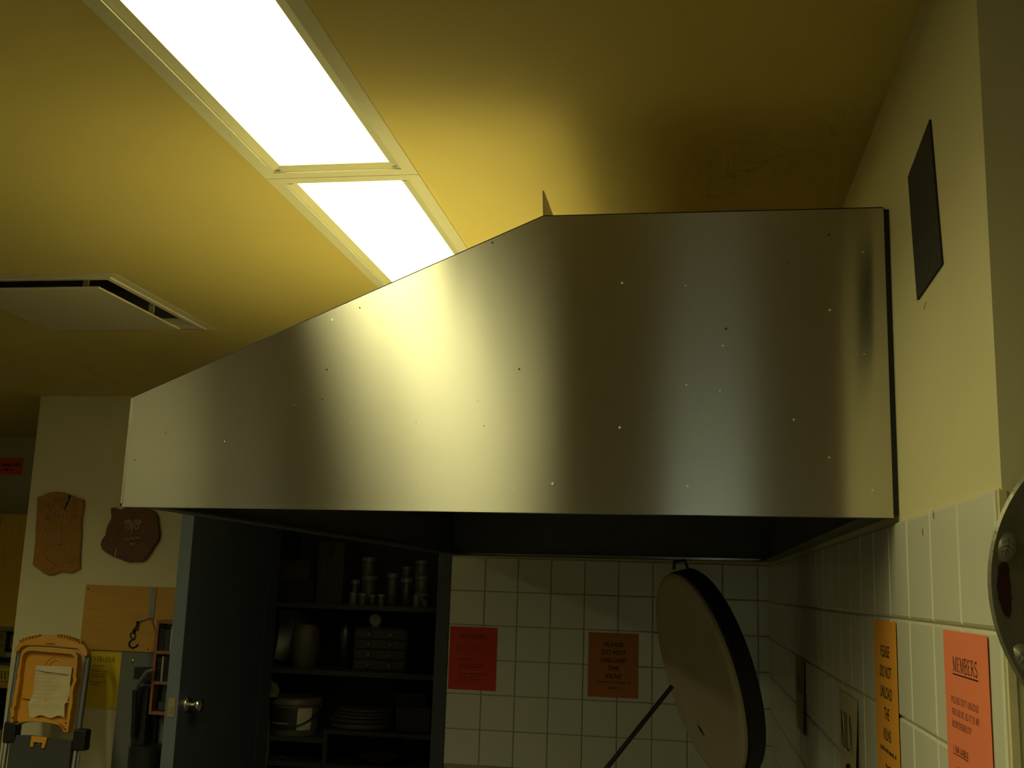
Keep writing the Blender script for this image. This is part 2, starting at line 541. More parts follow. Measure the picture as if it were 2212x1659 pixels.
# back wall
bx0 = DX1 + .058
box('grout_bed', (bx0, YB - .0015, .5), (XW, YB, TT + .004), GROUTD, wb)
xe = [bx0]
k_ = -.9183 - TB
while k_ < XW - .01:
    if k_ > bx0 + .012:
        xe.append(k_)
    k_ += TB
xe.append(XW)
fullb = tile_mesh('tile', TB - G1, TB - G1, TILE)
BZ = 1.5763
for ci in range(len(xe) - 1):
    w = xe[ci + 1] - xe[ci]
    me = fullb if abs(w - TB) < 1e-4 else tile_mesh('tile', w - G1, TB - G1, TILE)
    for ri in range(-1, 5):
        o = bpy.data.objects.new('tile', me)
        o.rotation_euler = (random.uniform(-.004, .004), 0, random.uniform(-.004, .004))
        o.location = (xe[ci] + G1 / 2, YB - .0012, BZ - (ri + 1) * TB + G1 / 2)
        COL.objects.link(o)
        o.parent = wb


# ------------------------------------------------------------------ ceiling lamps
def lamp(y0, y1, label, L0=L0, L1=L1, group='fluorescent panels in one ceiling row', watts=LAMP_WATTS, colour=LAMP_COLOR, sheet_mat=DIFF):
    r = thing('ceiling_light', label, 'light', ((L0 + L1) / 2, (y0 + y1) / 2, HC), group)
    def ring(mb, xa, xb, ya, yb, w, z0, z1):
        mb.box((xa, ya, z0), (xa + w, yb, z1))
        mb.box((xb - w, ya, z0), (xb, yb, z1))
        mb.box((xa + w, ya, z0), (xb - w, ya + w, z1))
        mb.box((xa + w, yb - w, z0), (xb - w, yb, z1))
    g = .0012
    t = MB()
    ring(t, L0, L1, y0 + g, y1 - g, .029, HC - .004, HC + .012)
    t.build('trim_frame', TRIMW, r)
    i = MB()
    a, b, c, d = L0 + .031, L1 - .031, y0 + .031, y1 - .031
    # sloping inner door frame
    w, z0, z1 = .0195, HC - .001, HC + .005
    o_ = [(a, c), (b, c), (b, d), (a, d)]
    n_ = [(a + w, c + w), (b - w, c + w), (b - w, d - w), (a + w, d - w)]
    for k in range(4):
        l = (k + 1) % 4
        i.add([(*o_[k], z0), (*o_[l], z0), (*n_[l], z1), (*n_[k], z1)], [(3, 2, 1, 0)])
        i.add([(*o_[k], z0), (*o_[l], z0), (*o_[l], z0 + .02), (*o_[k], z0 + .02)], [(0, 1, 2, 3)])
    i.build('inner_frame', TRIMI, r)
    MB().box((a + w - .002, c + w - .002, HC + .0055), (b - w + .002, d - w + .002, HC + .009)).build('diffuser', sheet_mat, r)
    MB().box((L0 + .014, y0 + .014, HC + .02), (L1 - .014, y1 - .014, HC + .10)).build('housing', TRIMW, r)
    la = bpy.data.lights.new('tube_light', 'AREA')
    la.shape = 'RECTANGLE'
    la.size, la.size_y = (b - a) - 2 * w, (d - c) - 2 * w
    la.color = colour[:3]
    la.energy = watts
    la.spread = LAMP_SPREAD
    lo = bpy.data.objects.new('tube_light', la)
    lo.location = (0, 0, .0045)
    COL.objects.link(lo)
    lo.parent = r
    for (xx, yy, sx, sy) in ((a + .004, c + .006, 1, 1), (a + .004, d - .006, 1, -1), (b - .004, c + .006, -1, 1), (b - .004, d - .006, -1, -1)):
        MB().box((xx - .001, yy - .001, z0 - .0015), (xx + sx * .012, yy + sy * .0012, z0 + .003)).build('hinge_clip', GALV, r)


lamp(*lamp_rows[3], 'lit ceiling panel half hidden behind the steel hood')
lamp(*lamp_rows[2], 'large lit ceiling panel running out of the top of the picture')
lamp(*lamp_rows[1], 'lit ceiling panel overhead, seen as the bright band in the steel')
lamp(*lamp_rows[0], 'lit ceiling panel behind the viewer at the end of the row')

G2 = 'fill panels added in an unseen ceiling row on the left of the room'
G3 = 'fill panels added unseen in the ceiling behind the corner'
for k, y in enumerate(SIDE_Y):  # row added out of view to fill the left side with light
    nth = ('first', 'second', 'third', 'fourth', 'fifth', 'last')[k]
    lamp(y, y + PITCH_L, 'added fill panel of the unseen left hand row, %s from the masks' % nth, SX0, SX0 + .341, G2, FILL_WATTS[k], FILL_COLOR, DIFF_FILL_HI if k in (3, 4) else DIFF_FILL)
for k, y in enumerate(CORNER_Y):  # panels added out of view to lighten the room behind the viewer
    lamp(y, y + PITCH_L, ('added unseen fill panel behind the wall corner, nearer the corner', 'added unseen fill panel behind the wall corner, nearer the end wall')[k], CX0, CX0 + .341, G3, CORNER_FILL_WATTS, FILL_COLOR, DIFF_FILL)

# ------------------------------------------------------------------ air diffuser in the ceiling
vr = thing('air_diffuser', 'square cream ceiling air diffuser with a dropped centre plate', 'vent', ((V['x0'] + V['x1']) / 2, (V['y0'] + V['y1']) / 2, HC))
vm = MB()
w = .044
ax0, ax1, ay0, ay1 = V['x0'], V['x1'], V['y0'], V['y1']
outer = [(ax0, ay0), (ax1, ay0), (ax1, ay1), (ax0, ay1)]
inner = [(ax0 + w, ay0 + w), (ax1 - w, ay0 + w), (ax1 - w, ay1 - w), (ax0 + w, ay1 - w)]
for k in range(4):
    l = (k + 1) % 4
    po, pq, pi_, pj = outer[k], outer[l], inner[k], inner[l]
    vm.add([(*po, HC - .001), (*pq, HC - .001), (*pj, HC - .008), (*pi_, HC - .008)], [(0, 1, 2, 3)])
    vm.add([(*pi_, HC - .008), (*pj, HC - .008), (*pj, HC + .03), (*pi_, HC + .03)], [(0, 1, 2, 3)])
    vm.add([(*po, HC - .001), (*pq, HC - .001), (*pq, HC + .004), (*po, HC + .004)], [(0, 1, 2, 3)])
vm.build('frame', VENTW, vr)
m2 = MB()
w2 = .016
for k in range(4):
    l = (k + 1) % 4
    def ins(p, t):
        cx_, cy_ = (ax0 + ax1) / 2, (ay0 + ay1) / 2
        return (p[0] + (t if p[0] < cx_ else -t), p[1] + (t if p[1] < cy_ else -t))
    a_, b_ = ins(outer[k], .022), ins(outer[l], .022)
    c_, e_ = ins(outer[k], .026), ins(outer[l], .026)
    m2.add([(*a_, HC - .0045), (*b_, HC - .0045), (*e_, HC - .0085), (*c_, HC - .0085)], [(0, 1, 2, 3)])
m2.build('frame_step', VENTW, vr)
# curved neck going up into the duct
nk = MB()
prof = [(.0, .03), (.02, .06), (.06, .085), (.12, .10), (.16, .16)]
for s in range(len(prof) - 1):
    for k in range(4):
        l = (k + 1) % 4
        a_, b_ = ins(inner[k], prof[s][0]), ins(inner[l], prof[s][0])
        c_, e_ = ins(inner[k], prof[s + 1][0]), ins(inner[l], prof[s + 1][0])
        nk.add([(*a_, HC + prof[s][1]), (*b_, HC + prof[s][1]), (*e_, HC + prof[s + 1][1]), (*c_, HC + prof[s + 1][1])], [(0, 1, 2, 3)])
nk.build('neck', mat('duct_grey', (.05, .047, .04), .6, var=.2), vr)
box('duct', (ax0 + .2, ay0 + .2, HC + .155), (ax1 - .2, ay1 - .2, HC + .165), DARK, vr)
box('centre_plate', (-2.196, 2.824, HC - .036), (-1.722, 3.345, HC - .029), VENTW, vr, bevel=.003)
for (xx, yy) in ((-1.80, 2.88), (-2.10, 2.88), (-1.80, 3.28), (-2.10, 3.28)):
    box('hanger', (xx - .009, yy - .003, HC - .026), (xx + .009, yy + .003, HC + .06), VENTW, vr)

# ------------------------------------------------------------------ steel extraction hood
Y0H, Y1H = 1.838, 4.637
prof = [(-1.032, 1.7255), (-1.032, 1.9225), (-.266, 2.258), (.322, 2.258), (.322, 1.7345)]
hood = thing('extraction_hood', 'large brushed stainless steel extraction hood with a sloping front', 'hood', (-.355, 3.2, 1.73))
T = .0016


def panel(name, pts, d, parent=hood, material=STEEL):
    return MB().prism(pts, d).build(name, material, parent)


side = panel('side_panel', [(x, Y0H, z) for x, z in prof], (0, T, 0))
# hemmed edges of the side panel
rim = MB()
rim.box((prof[0][0], Y0H - .0015, prof[0][1] - .004), (prof[0][0] + .003, Y0H + T, prof[1][1]))
side_e = rim.build('hem', STEEL, side)
hm = MB()
hm.prism([(prof[0][0], Y0H - .0015, prof[0][1] - .005), (prof[4][0], Y0H - .0015, prof[4][1] - .005), (prof[4][0], Y0H - .0015, prof[4][1] + .001), (prof[0][0], Y0H - .0015, prof[0][1] + .001)], (0, .02, 0))
hm.build('hem', STEEL, side)
sm = MB()
for a, b in ((2, 3), (3, 4), (1, 2)):
    (xa, za), (xb, zb) = prof[a], prof[b]
    d = Vector((xb - xa, 0, zb - za)).normalized()
    nrm = Vector((-d.z, 0, d.x)) * .0022
    A_, B_ = Vector((xa, Y0H + .0008, za)), Vector((xb, Y0H + .0008, zb))
    sm.prism([A_, B_, B_ + nrm, A_ + nrm], (0, .004, 0))
sm.build('black_seam', BLACKM, side)
panel('end_panel', [(x, Y1H, z) for x, z in prof], (0, -T, 0))


def sheet(name, i, j, inward):
    (xa, za), (xb, zb) = prof[i], prof[j]
    d = Vector((xb - xa, 0, zb - za)).normalized()
    nrm = Vector((d.z, 0, -d.x)) * T * inward
    A_, B_ = Vector((xa, Y0H + T, za)), Vector((xb, Y0H + T, zb))
    return MB().prism([A_, B_, B_ + nrm, A_ + nrm], (0, Y1H - Y0H - 2 * T, 0)).build(name, STEEL, hood)


sheet('front_panel', 0, 1, 1)
sheet('sloping_panel', 1, 2, 1)
sheet('top_panel', 2, 3, 1)
sheet('back_panel', 3, 4, 1)
# added dark lining
LT = .004  # sheets put in so the hood interior reads as shaded
cxm, czm = -.3, 1.95
def inset(x, z):
    return (x + (LT if x < cxm else -LT), z - (LT * 1.6 if z > 1.74 else -.012))
lp = [inset(*p_) for p_ in prof]
for i_, nm in ((0, 'shade_lining'), (1, 'shade_lining'), (2, 'shade_lining'), (3, 'shade_lining')):
    a_, b_ = lp[i_], lp[i_ + 1]
    MB().add([(a_[0], Y0H + .022, a_[1]), (b_[0], Y0H + .022, b_[1]), (b_[0], Y1H - .004, b_[1]), (a_[0], Y1H - .004, a_[1])], [(0, 1, 2, 3)]).build(nm, HOOD_SHADE, hood)
for y_l in (Y0H + .0215, Y1H - .0045):
    MB().add([(x_, y_l, z_) for x_, z_ in lp], [(0, 1, 2, 3, 4)]).build('shade_lining', HOOD_SHADE, hood)
# bottom return flanges
fl = .042  # coloured dark like the inside, shade put into the colour
panel('flange', [(prof[0][0], Y0H + T, 1.7250), (prof[0][0] + fl, Y0H + T, 1.7252), (prof[0][0] + fl, Y0H + T, 1.7270), (prof[0][0], Y0H + T, 1.7268)], (0, Y1H - Y0H - 2 * T, 0), hood, HOOD_SHADE)
panel('flange', [(prof[4][0], Y0H + T, 1.7340), (prof[4][0] - fl, Y0H + T, 1.7338), (prof[4][0] - fl, Y0H + T, 1.7356), (prof[4][0], Y0H + T, 1.7358)], (0, Y1H - Y0H - 2 * T, 0), hood, HOOD_SHADE)
panel('flange', [(prof[0][0] + fl, Y1H - .002, 1.7255), (prof[4][0] - fl, Y1H - .002, 1.7335), (prof[4][0] - fl, Y1H - .002, 1.7355), (prof[0][0] + fl, Y1H - .002, 1.7275)], (0, -.05, 0), hood, HOOD_SHADE)
# upright flange along the knee of the top
panel('upright_flange', [(prof[2][0] - .001, Y0H + .002, 2.257), (prof[2][0] + .0015, Y0H + .002, 2.257), (prof[2][0] - .0005, Y0H + .002, 2.308), (prof[2][0] - .003, Y0H + .002, 2.308)], (0, Y1H - Y0H - .01, 0))
# wall brackets that carry it, in the dark slot beside the wall
MB().box((prof[3][0] + .0003, Y0H + .001, 1.736), (XW - .0003, Y0H + .012, 2.256)).build('gap_shade_strip', BLACKM, hood)  # black strip put in the gap to stand in for its shade
for yy in (Y0H + .03, 3.2, 4.5):
    panel('wall_bracket', [(prof[3][0] + .0005, yy, 1.75), (XW, yy, 1.75), (XW, yy, 2.25), (prof[3][0] + .0005, yy, 2.25)], (0, .03, 0), hood, BLACKM)

# ------------------------------------------------------------------ black sheet on the right wall, stains
ps = [at(*p, X=XW) for p in ((2012, 258), (2039, 570), (1985, 648), (1965, 382))]
MBp = MB().prism(ps, (-.003, 0, 0))
o = MBp.build('abrasive_sheet', BLACKS, origin=ps[2])
tag(o, 'black rough rectangular sheet stuck on the cream wall beside the hood', 'sheet')
for k, (a, b) in enumerate((((2016, 612), (2022, 604)), ((1996, 668), (2001, 652)), ((2028, 1104), (2029, 1120)), ((2004, 1142), (2005, 1158)))):
    A_, B_ = at(*a, X=XW), at(*b, X=XW)
    dx = -.0002 if k < 2 else -.0075
    MB().prism([A_ + Vector((dx, .0022, 0)), B_ + Vector((dx, .001, 0)), B_ + Vector((dx, -.0022, 0)), A_ + Vector((dx, -.001, 0))], (-.0003, 0, 0)).build('drip', RUST, wr)

# ------------------------------------------------------------------ lettering
# a plain serif capital alphabet as strokes: (x0, y0, x1, y1, weight) on a box of height 1
TH, TN = .15, .06


def arc(cx_, cy_, rx, ry, a0, a1, n=8):
    return [(cx_ + rx * math.cos(math.radians(a0 + (a1 - a0) * k / n)), cy_ + ry * math.sin(math.radians(a0 + (a1 - a0) * k / n))) for k in range(n + 1)]


GL = {
    'A': (.8, [([(.08, 0), (.40, 1)], TN), ([(.40, 1), (.72, 0)], TH), ([(.2, .35), (.6, .35)], TN)]),
    'B': (.72, [([(.16, 0), (.16, 1)], TH), ([(.16, 1)] + arc(.36, .76, .24, .24, 90, -90) + [(.16, .52)], TN * 1.6), ([(.16, .52)] + arc(.38, .26, .28, .26, 90, -90) + [(.16, 0)], TN * 1.6)]),
    'C': (.75, [(arc(.42, .5, .34, .5, 45, 315, 14), TN * 1.8)]),
    'D': (.8, [([(.16, 0), (.16, 1)], TH), ([(.16, 1)] + arc(.32, .5, .38, .5, 90, -90, 12) + [(.16, 0)], TN * 1.8)]),
    'E': (.7, [([(.16, 0), (.16, 1)], TH), ([(.1, .97), (.62, .97), (.62, .82)], TN), ([(.16, .52), (.5, .52)], TN), ([(.1, .03), (.64, .03), (.64, .2)], TN)]),
    'H': (.85, [([(.16, 0), (.16, 1)], TH), ([(.68, 0), (.68, 1)], TH), ([(.16, .52), (.68, .52)], TN)]),
    'I': (.4, [([(.2, 0), (.2, 1)], TH)]),
    'K': (.8, [([(.16, 0), (.16, 1)], TH), ([(.68, 1), (.2, .45)], TN), ([(.34, .6), (.72, 0)], TH)]),
    'L': (.66, [([(.16, 0), (.16, 1)], TH), ([(.1, .03), (.6, .03), (.6, .22)], TN)]),
    'M': (1.0, [([(.14, 0), (.14, 1)], TN), ([(.14, 1), (.48, .05)], TH), ([(.48, .05), (.82, 1)], TN), ([(.82, 0), (.82, 1)], TH)]),
    'N': (.85, [([(.14, 0), (.14, 1)], TN), ([(.14, 1), (.7, 0)], TH), ([(.7, 0), (.7, 1)], TN)]),
    'O': (.85, [(arc(.42, .5, .34, .5, 0, 360, 18), TN * 1.9)]),
    'P': (.7, [([(.16, 0), (.16, 1)], TH), ([(.16, 1)] + arc(.36, .74, .26, .26, 90, -90) + [(.16, .48)], TN * 1.6)]),
    'R': (.8, [([(.16, 0), (.16, 1)], TH), ([(.16, 1)] + arc(.36, .75, .26, .25, 90, -90) + [(.16, .5)], TN * 1.6), ([(.36, .5), (.72, 0)], TH)]),
    'S': (.62, [(arc(.31, .75, .22, .23, 30, 270, 9) + arc(.31, .26, .24, .25, 90, -150, 9), TN * 2)]),
    'T': (.74, [([(.37, 0), (.37, 1)], TH), ([(.06, .8), (.06, .97), (.68, .97), (.68, .8)], TN)]),
    'U': (.82, [([(.15, 1), (.15, .3)] + arc(.41, .3, .26, .3, 180, 360, 10) + [(.67, 1)], TN * 1.8)]),
    'X': (.8, [([(.1, 1), (.7, 0)], TH), ([(.68, 1), (.1, 0)], TN)]),
    'Y': (.78, [([(.08, 1), (.39, .48)], TH), ([(.70, 1), (.39, .48)], TN), ([(.39, .5), (.39, 0)], TH)]),
    "'": (.22, [([(.11, 1), (.10, .72)], TH)]),
    ':': (.26, [([(.13, .05), (.13, .17)], TH), ([(.13, .5), (.13, .62)], TH)]),
    ' ': (.36, []),
}
NOSERIF = "COSU':"


def text_width(s, tr=.06):
    return sum(GL[c][0] + tr for c in s) - tr


def write(mb, fr, s, u, v, h, width=None, bold=1.0, slant=0.0, align='l', tr=.06, serif=True):
    """strokes of string s into mb; fr=(origin, U, V, N): sheet frame with v measured downwards to the baseline"""
    O_, U_, V_, N_ = fr
    tw = text_width(s, tr)
    sx = (width / tw) if width else h
    if align == 'c':
        u -= tw * sx / 2
    cx_ = 0.0

    def P(x, y):
        return O_ + U_ * (u + (cx_ + x) * sx + slant * y * h) + V_ * (v - y * h) + N_ * .0006

    def quad(x0, y0, x1, y1, w_):
        # stroke as a quad, thickness measured in glyph units across the stroke
        dx, dy = (x1 - x0) * sx, (y1 - y0) * h
        L = math.hypot(dx, dy) or 1e-9
        nx, ny = -dy / L * w_ * h * .5, dx / L * w_ * h * .5
        q = []
        for (x, y, s_) in ((x0, y0, 1), (x1, y1, 1), (x1, y1, -1), (x0, y0, -1)):
            q.append(P(x, y) + U_ * nx * s_ - V_ * ny * s_)
        mb.add(q, [(0, 1, 2, 3)])
    for c in s:
        gw, strokes = GL[c]
        for pts, w_ in strokes:
            w_ *= bold
            for a, b in zip(pts[:-1], pts[1:]):
                quad(*a, *b, w_)
            if serif and c not in NOSERIF:
                for e in (pts[0], pts[-1]):
                    if len(pts) == 2 and e[1] in (0, 1) and pts[0][1] != pts[1][1]:
                        y = .02 if e[1] == 0 else .98
                        quad(e[0] - .12, y, e[0] + .12, y, .05 * bold)
        cx_ += gw + tr


def greek(mb, fr, u0, u1, v, h, seed, bold=1.0):
    """rows of small print that cannot be read: irregular short strokes in word groups"""
    rnd = random.Random(seed)
    O_, U_, V_, N_ = fr
    u = u0
    while u < u1 - h * .4:
        n = rnd.randint(2, 8)
        for _ in range(n):
            if u > u1:
                break
            wl = h * rnd.uniform(.35, .6)
            hh = h * rnd.choice((1, 1, .7, .7, .75))
            kind = rnd.random()
            t = h * .14 * bold
            def q(a, b, c, d):
                mb.add([O_ + U_ * x + V_ * y + N_ * .0006 for x, y in ((a, b), (c, b), (c, d), (a, d))], [(0, 1, 2, 3)])
            q(u, v - hh, u + t, v)
            if kind < .7:
                q(u + wl - t, v - hh * rnd.uniform(.5, 1), u + wl, v)
            if kind > .3:
                yy = v - hh * rnd.choice((.05, .5, .95))
                q(u, yy - t * .5, u + wl, yy + t * .5)
            u += wl + h * .16
        u += h * .42


def rule(mb, fr, u0, u1, v, t):
    O_, U_, V_, N_ = fr
    mb.add([O_ + U_ * x + V_ * y + N_ * .0006 for x, y in ((u0, v), (u1, v), (u1, v + t), (u0, v + t))], [(0, 1, 2, 3)])


def sheet_of_paper(name, fr, w, h, material, label, cat='notice', bow=0.0, group=None, segs=6, curl=None):
    O_, U_, V_, N_ = fr
    mb = MB()
    n = segs
    vs_, fs_ = [], []
    for side_ in (0, 1):
        for j in range(n + 1):
            for i in range(n + 1):
                a, b = i / n, j / n
                off = (curl(a, b) if curl else 0) + .0004 * side_
                vs_.append(O_ + U_ * (a * w) + V_ * (b * h) + N_ * off)
    k = (n + 1) * (n + 1)
    for j in range(n):
        for i in range(n):
            p = j * (n + 1) + i
            fs_.append((p, p + 1, p + n + 2, p + n + 1))
            fs_.append((k + p, k + p + n + 1, k + p + n + 2, k + p + 1))
    for i in range(n):
        fs_.append((i, k + i, k + i + 1, i + 1))
        p = n * (n + 1) + i
        fs_.append((p, p + 1, k + p + 1, k + p))
        p, q = i * (n + 1), (i + 1) * (n + 1)
        fs_.append((p, q, k + q, k + p))
        p, q = i * (n + 1) + n, (i + 1) * (n + 1) + n
        fs_.append((p, k + p, k + q, q))
    mb.add(vs_, fs_)
    r = thing(name, label, cat, O_ + U_ * (w / 2) + V_ * h, group)
    mb.build('paper', material, r)
    return r


XA, ZD, NX, NY = Vector((1, 0, 0)), Vector((0, 0, -1)), Vector((-1, 0, 0)), Vector((0, -1, 0))


def frame_back(x, z, tilt=0.0):
    c, s = math.cos(tilt), math.sin(tilt)
    U_ = Vector((c, 0, s))
    return (Vector((x, YB - .0085, z)), U_, Vector((s, 0, -c)), NY)


def frame_right(y, z):
    return (Vector((XW - .0088, y, z)), Vector((0, -1, 0)), ZD, NX)


def members_notice(fr, w, h, paper, label):
    r = sheet_of_paper('members_notice', fr, w, h, paper, label, 'notice')
    mb = MB()
    write(mb, fr, 'MEMBERS', w * .50, h * .175, h * .062, width=w * .56, bold=.9, align='c')
    rule(mb, fr, w * .21, w * .79, h * .185, h * .006)
    mb.build('heading', INK, r)
    b = MB()
    for k, s in enumerate(("PLEASE DO'T UNLOAD", 'THE KILNS AS IT IS MY', 'RESPONSIBILITY')):
        wd_ = w * (.62, .63, .45)[k]
        write(b, fr, s, w * .15, h * (.315 + .052 * k), h * .028, width=wd_, bold=1.0)
    write(b, fr, 'I AM LIABLE:', w * .15, h * .525, h * .026, width=w * .36, bold=1.5, slant=.2)
    rule(b, fr, w * .15, w * .50, h * .532, h * .004)
    ends = ((.80, 1), (.70, 1.8), (.62, 1), None, (.80, 1.4), (.66, 1), (.68, 1), (.66, 1))
    v = .605
    for k, e in enumerate(ends):
        if e is None:
            v += .03
            continue
        greek(b, fr, w * .21, w * e[0], h * v, h * .022, 31 + k, e[1])
        v += .040
    b.build('body_text', INK, r)
    return r


def font_lines(r, fr, lines, w, h):
    O_, U_, V_, N_ = fr
    mb = MB()
    dg = None
    for s, u, v, size, shear in lines:
        cu = bpy.data.curves.new('lettering', 'FONT')
        cu.body = s
        cu.align_x = 'CENTER'
        cu.size = size
        cu.shear = shear
        cu.resolution_u = 3
        cu.offset = .0004
        ob = bpy.data.objects.new('lettering', cu)
        COL.objects.link(ob)
        bpy.context.view_layer.update()
        me = ob.to_mesh()
        mb.add([O_ + U_ * (u + q.co.x) + V_ * (v - q.co.y) + N_ * .0006 for q in me.vertices], [tuple(p.vertices) for p in me.polygons])
        ob.to_mesh_clear()
        bpy.data.objects.remove(ob)
        bpy.data.curves.remove(cu)
    return mb


def kilns_notice(fr, w, h, paper, label):
    r = sheet_of_paper('kilns_notice', fr, w, h, paper, label, 'notice')
    ls = [(s, w * .5, h * (.215 + .122 * k), h * .098, .22) for k, s in enumerate(('PLEASE', 'DO NOT', 'UNLOAD', 'THE', 'KILNS'))]
    font_lines(r, fr, ls, w, h).build('lettering', INK, r)
    b = MB()
    greek(b, fr, w * .16, w * .86, h * .775, h * .026, 5, 1.5)
    greek(b, fr, w * .40, w * .62, h * .865, h * .026, 8, 1.5)
    b.build('small_print', INK, r)
    return r


members_notice(frame_back(-1.069, 1.4175), .2145, .2715, REDP, 'red notice headed MEMBERS on the dim back wall beside the cupboard')
kilns_notice(frame_back(-.448, 1.4155), .217, .2720, ORANGEP, 'orange kiln notice on the dim tiled back wall left of the kiln lid')
kilns_notice(frame_right(2.070, 1.5635), .216, .2794, AMBERP, 'amber kiln notice seen edge-on on the near tiled wall')
members_notice(frame_right(1.513, 1.5635), .216, .2794, CORALP, 'large coral notice headed MEMBERS on the nearest tiles')
# clear tape strips over the orange notice on the back wall
# handwritten sheets farther along the right wall
fr = frame_right(2.575, 1.400)
r = sheet_of_paper('handwritten_sheet', fr, .28, .216, CREAMP, 'cream handwritten sheet curling off the right wall tiles', 'paper', curl=lambda a, b: .05 * max(0, a - .78) * b)
mb = MB()
write(mb, fr, 'KILN', .025, .115, .075, width=.18, bold=1.1, serif=False)
mb.build('handwriting', INKB, r)
mb = MB()
O_, U_, V_, N_ = fr
two = arc(.15, .165, .022, .02, 200, 380, 8) + [(.135, .205), (.175, .205)]
two = [(x, .33 - y) if y < .19 else (x, y) for x, y in two]
mb.tube([O_ + U_ * x + V_ * y + N_ * .004 for x, y in arc(.15, .160, .022, -.02, 180, 0, 8) + [(.13, .205), (.178, .205)]], .003, 6)
mb.build('numeral', INKB, r)
fr = frame_right(3.62, 1.415)
r = sheet_of_paper('handwritten_sheet', fr, .28, .216, CREAMP, 'dim handwritten sheet deep under the hood on the right wall', 'paper', curl=lambda a, b: .03 * max(0, a - .8) * b)
mb = MB()
greek(mb, fr, .03, .24, .10, .06, 3, .9)
mb.build('handwriting', INKB, r)

# ------------------------------------------------------------------ pewter plate at the right edge
PC = Vector((.486, YE - .002, 1.617))
pr_ = thing('pewter_plate', 'round tarnished pewter wall plate with leaf ornaments on the rim', 'plate', PC - Vector((0, 0, .182)))
R_ = .182
MB().lathe([(.06, .0), (.13, .004), (.150, .014), (R_ - .012, .024), (R_ - .004, .028), (R_, .030), (R_ + .001, .033), (R_ - .002, .036), (R_ - .006, .034), (R_ - .012, .030), (.152, .0195), (.146, .017)], PC, (0, -1, 0), 96, cap=False).build('rim', PEWTER, pr_, smooth=True)
MB().lathe([(.148, .018), (.140, .012), (.12, .009), (.0005, .008)], PC, (0, -1, 0), 64, cap=False).build('well', PEWTERC, pr_, smooth=True)
for k in range(9):
    a = math.radians(166 + k * 40)
    cc = PC + Vector((math.cos(a) * .167, -.027, math.sin(a) * .167))
    er, et = Vector((math.cos(a), 0, math.sin(a))), Vector((-math.sin(a), 0, math.cos(a)))
    lf = MB()
    rings_ = [(1.0, 0), (.96, .004), (.7, .007), (.35, .0085), (.01, .009)]
    vs_, fs_ = [], []
    n = 20
    for (q, hgt) in rings_:
        for j in range(n):
            b_ = 2 * PI * j / n
            vs_.append(cc + et * (.0165 * q * math.cos(b_)) + er * (.0122 * q * math.sin(b_)) + Vector((0, -hgt, 0)))
    for i in range(len(rings_) - 1):
        for j in range(n):
            fs_.append((i * n + j, i * n + (j + 1) % n, (i + 1) * n + (j + 1) % n, (i + 1) * n + j))
    lf.add(vs_, fs_)
    leaf = lf.build('leaf_ornament', PEWTER, pr_, smooth=True)
    vn = MB()
    top = lambda x, y: cc + et * x + er * y + Vector((0, -.0090 + .006 * min(1, (x / .0165) ** 2 + (y / .0122) ** 2), 0))
    vn.tube([top(x, 0) for x in (-.012, -.006, 0, .006, .012)], .0008, 5)
    for sx in (-.007, -.002, .003):
        for sg in (-1, 1):
            vn.tube([top(sx, 0), top(sx + .003, sg * .004), top(sx + .0055, sg * .0068)], .0006, 5)
    vn.build('veins', PEWTERD, leaf)
rp = MB()
inn, out = [], []
for k in range(13):
    a = math.radians(170 + k * 1.75)
    w_ = .0072 * math.sin(PI * (k + .6) / 13.2) ** .5 + .0014 * random.uniform(-1, 1)
    for lst, rr in ((inn, .1655 - w_), (out, .1655 + w_)):
        t = (rr - .152) / (.170 - .152)
        lst.append(PC + Vector((math.cos(a) * rr, -(.0195 + .0105 * t) - .0012, math.sin(a) * rr)))
n = len(inn)
rp.add(inn + out, [(k, k + 1, n + k + 1, n + k) for k in range(n - 1)])
rp.build('red_patch', OXBLOOD, pr_)

# ------------------------------------------------------------------ kiln with its lid propped open
C0 = at(1505, 1459, Y=3.2)
view = (C0 - EYE).normalized()
nl = (c_r * -.940 - c_u * .259 - view * .225).normalized()      # the pale underside looks this way
RL = 222 * (C0 - EYE).dot(c_f) / F_PX
up = (Vector((0, 0, 1)) - nl * nl.z).normalized()
hinge = C0 - up * RL
kc = Vector((hinge.x - RL - .03, C0.y + .12, 0))
kiln = thing('kiln', 'round electric kiln with a pale lid propped open under the hood', 'kiln', kc)
MB().lathe([(RL * .985, 0), (RL, .004), (RL, .012), (RL * .985, .016), (RL * .93, .018), (RL * .90, .0155), (.001, .0155)], C0 - nl * .014, nl, 64, cap=False).build('lid_brick', BRICK, kiln, smooth=True)
MB().lathe([(.001, -.052), (RL * .99, -.052), (RL * 1.012, -.045), (RL * 1.012, -.004), (RL * .99, 0)], C0 - nl * .012, nl, 64, cap=False).build('lid_band', BLACKM, kiln, smooth=True)
htop = C0 + up * (RL + .006) - nl * .03
MB().tube([htop + c_r * -.018, htop + c_r * -.018 + Vector((0, 0, .022)), htop + c_r * .012 + Vector((0, 0, .026)), htop + c_r * .022 + Vector((0, 0, .0))], .0045, 8).build('lid_handle', BLACKM, kiln)
KH = hinge.z - .17
MB().lathe([(RL * .8, .16), (RL + .02, .16), (RL + .02, KH), (RL - .05, KH), (RL - .05, .3), (.01, .3)], kc, (0, 0, 1), 12, cap=False).build('body', GALV, kiln)
MB().lathe([(RL + .018, KH), (RL + .018, KH + .012), (RL - .06, KH + .012)], kc, (0, 0, 1), 12, cap=False).build('body_rim', BRICK, kiln)
for k in range(4):
    a = PI / 4 + k * PI / 2
    box('leg', (kc.x + math.cos(a) * .26 - .015, kc.y + math.sin(a) * .26 - .015, 0), (kc.x + math.cos(a) * .26 + .015, kc.y + math.sin(a) * .26 + .015, .165), BLACKM, kiln)
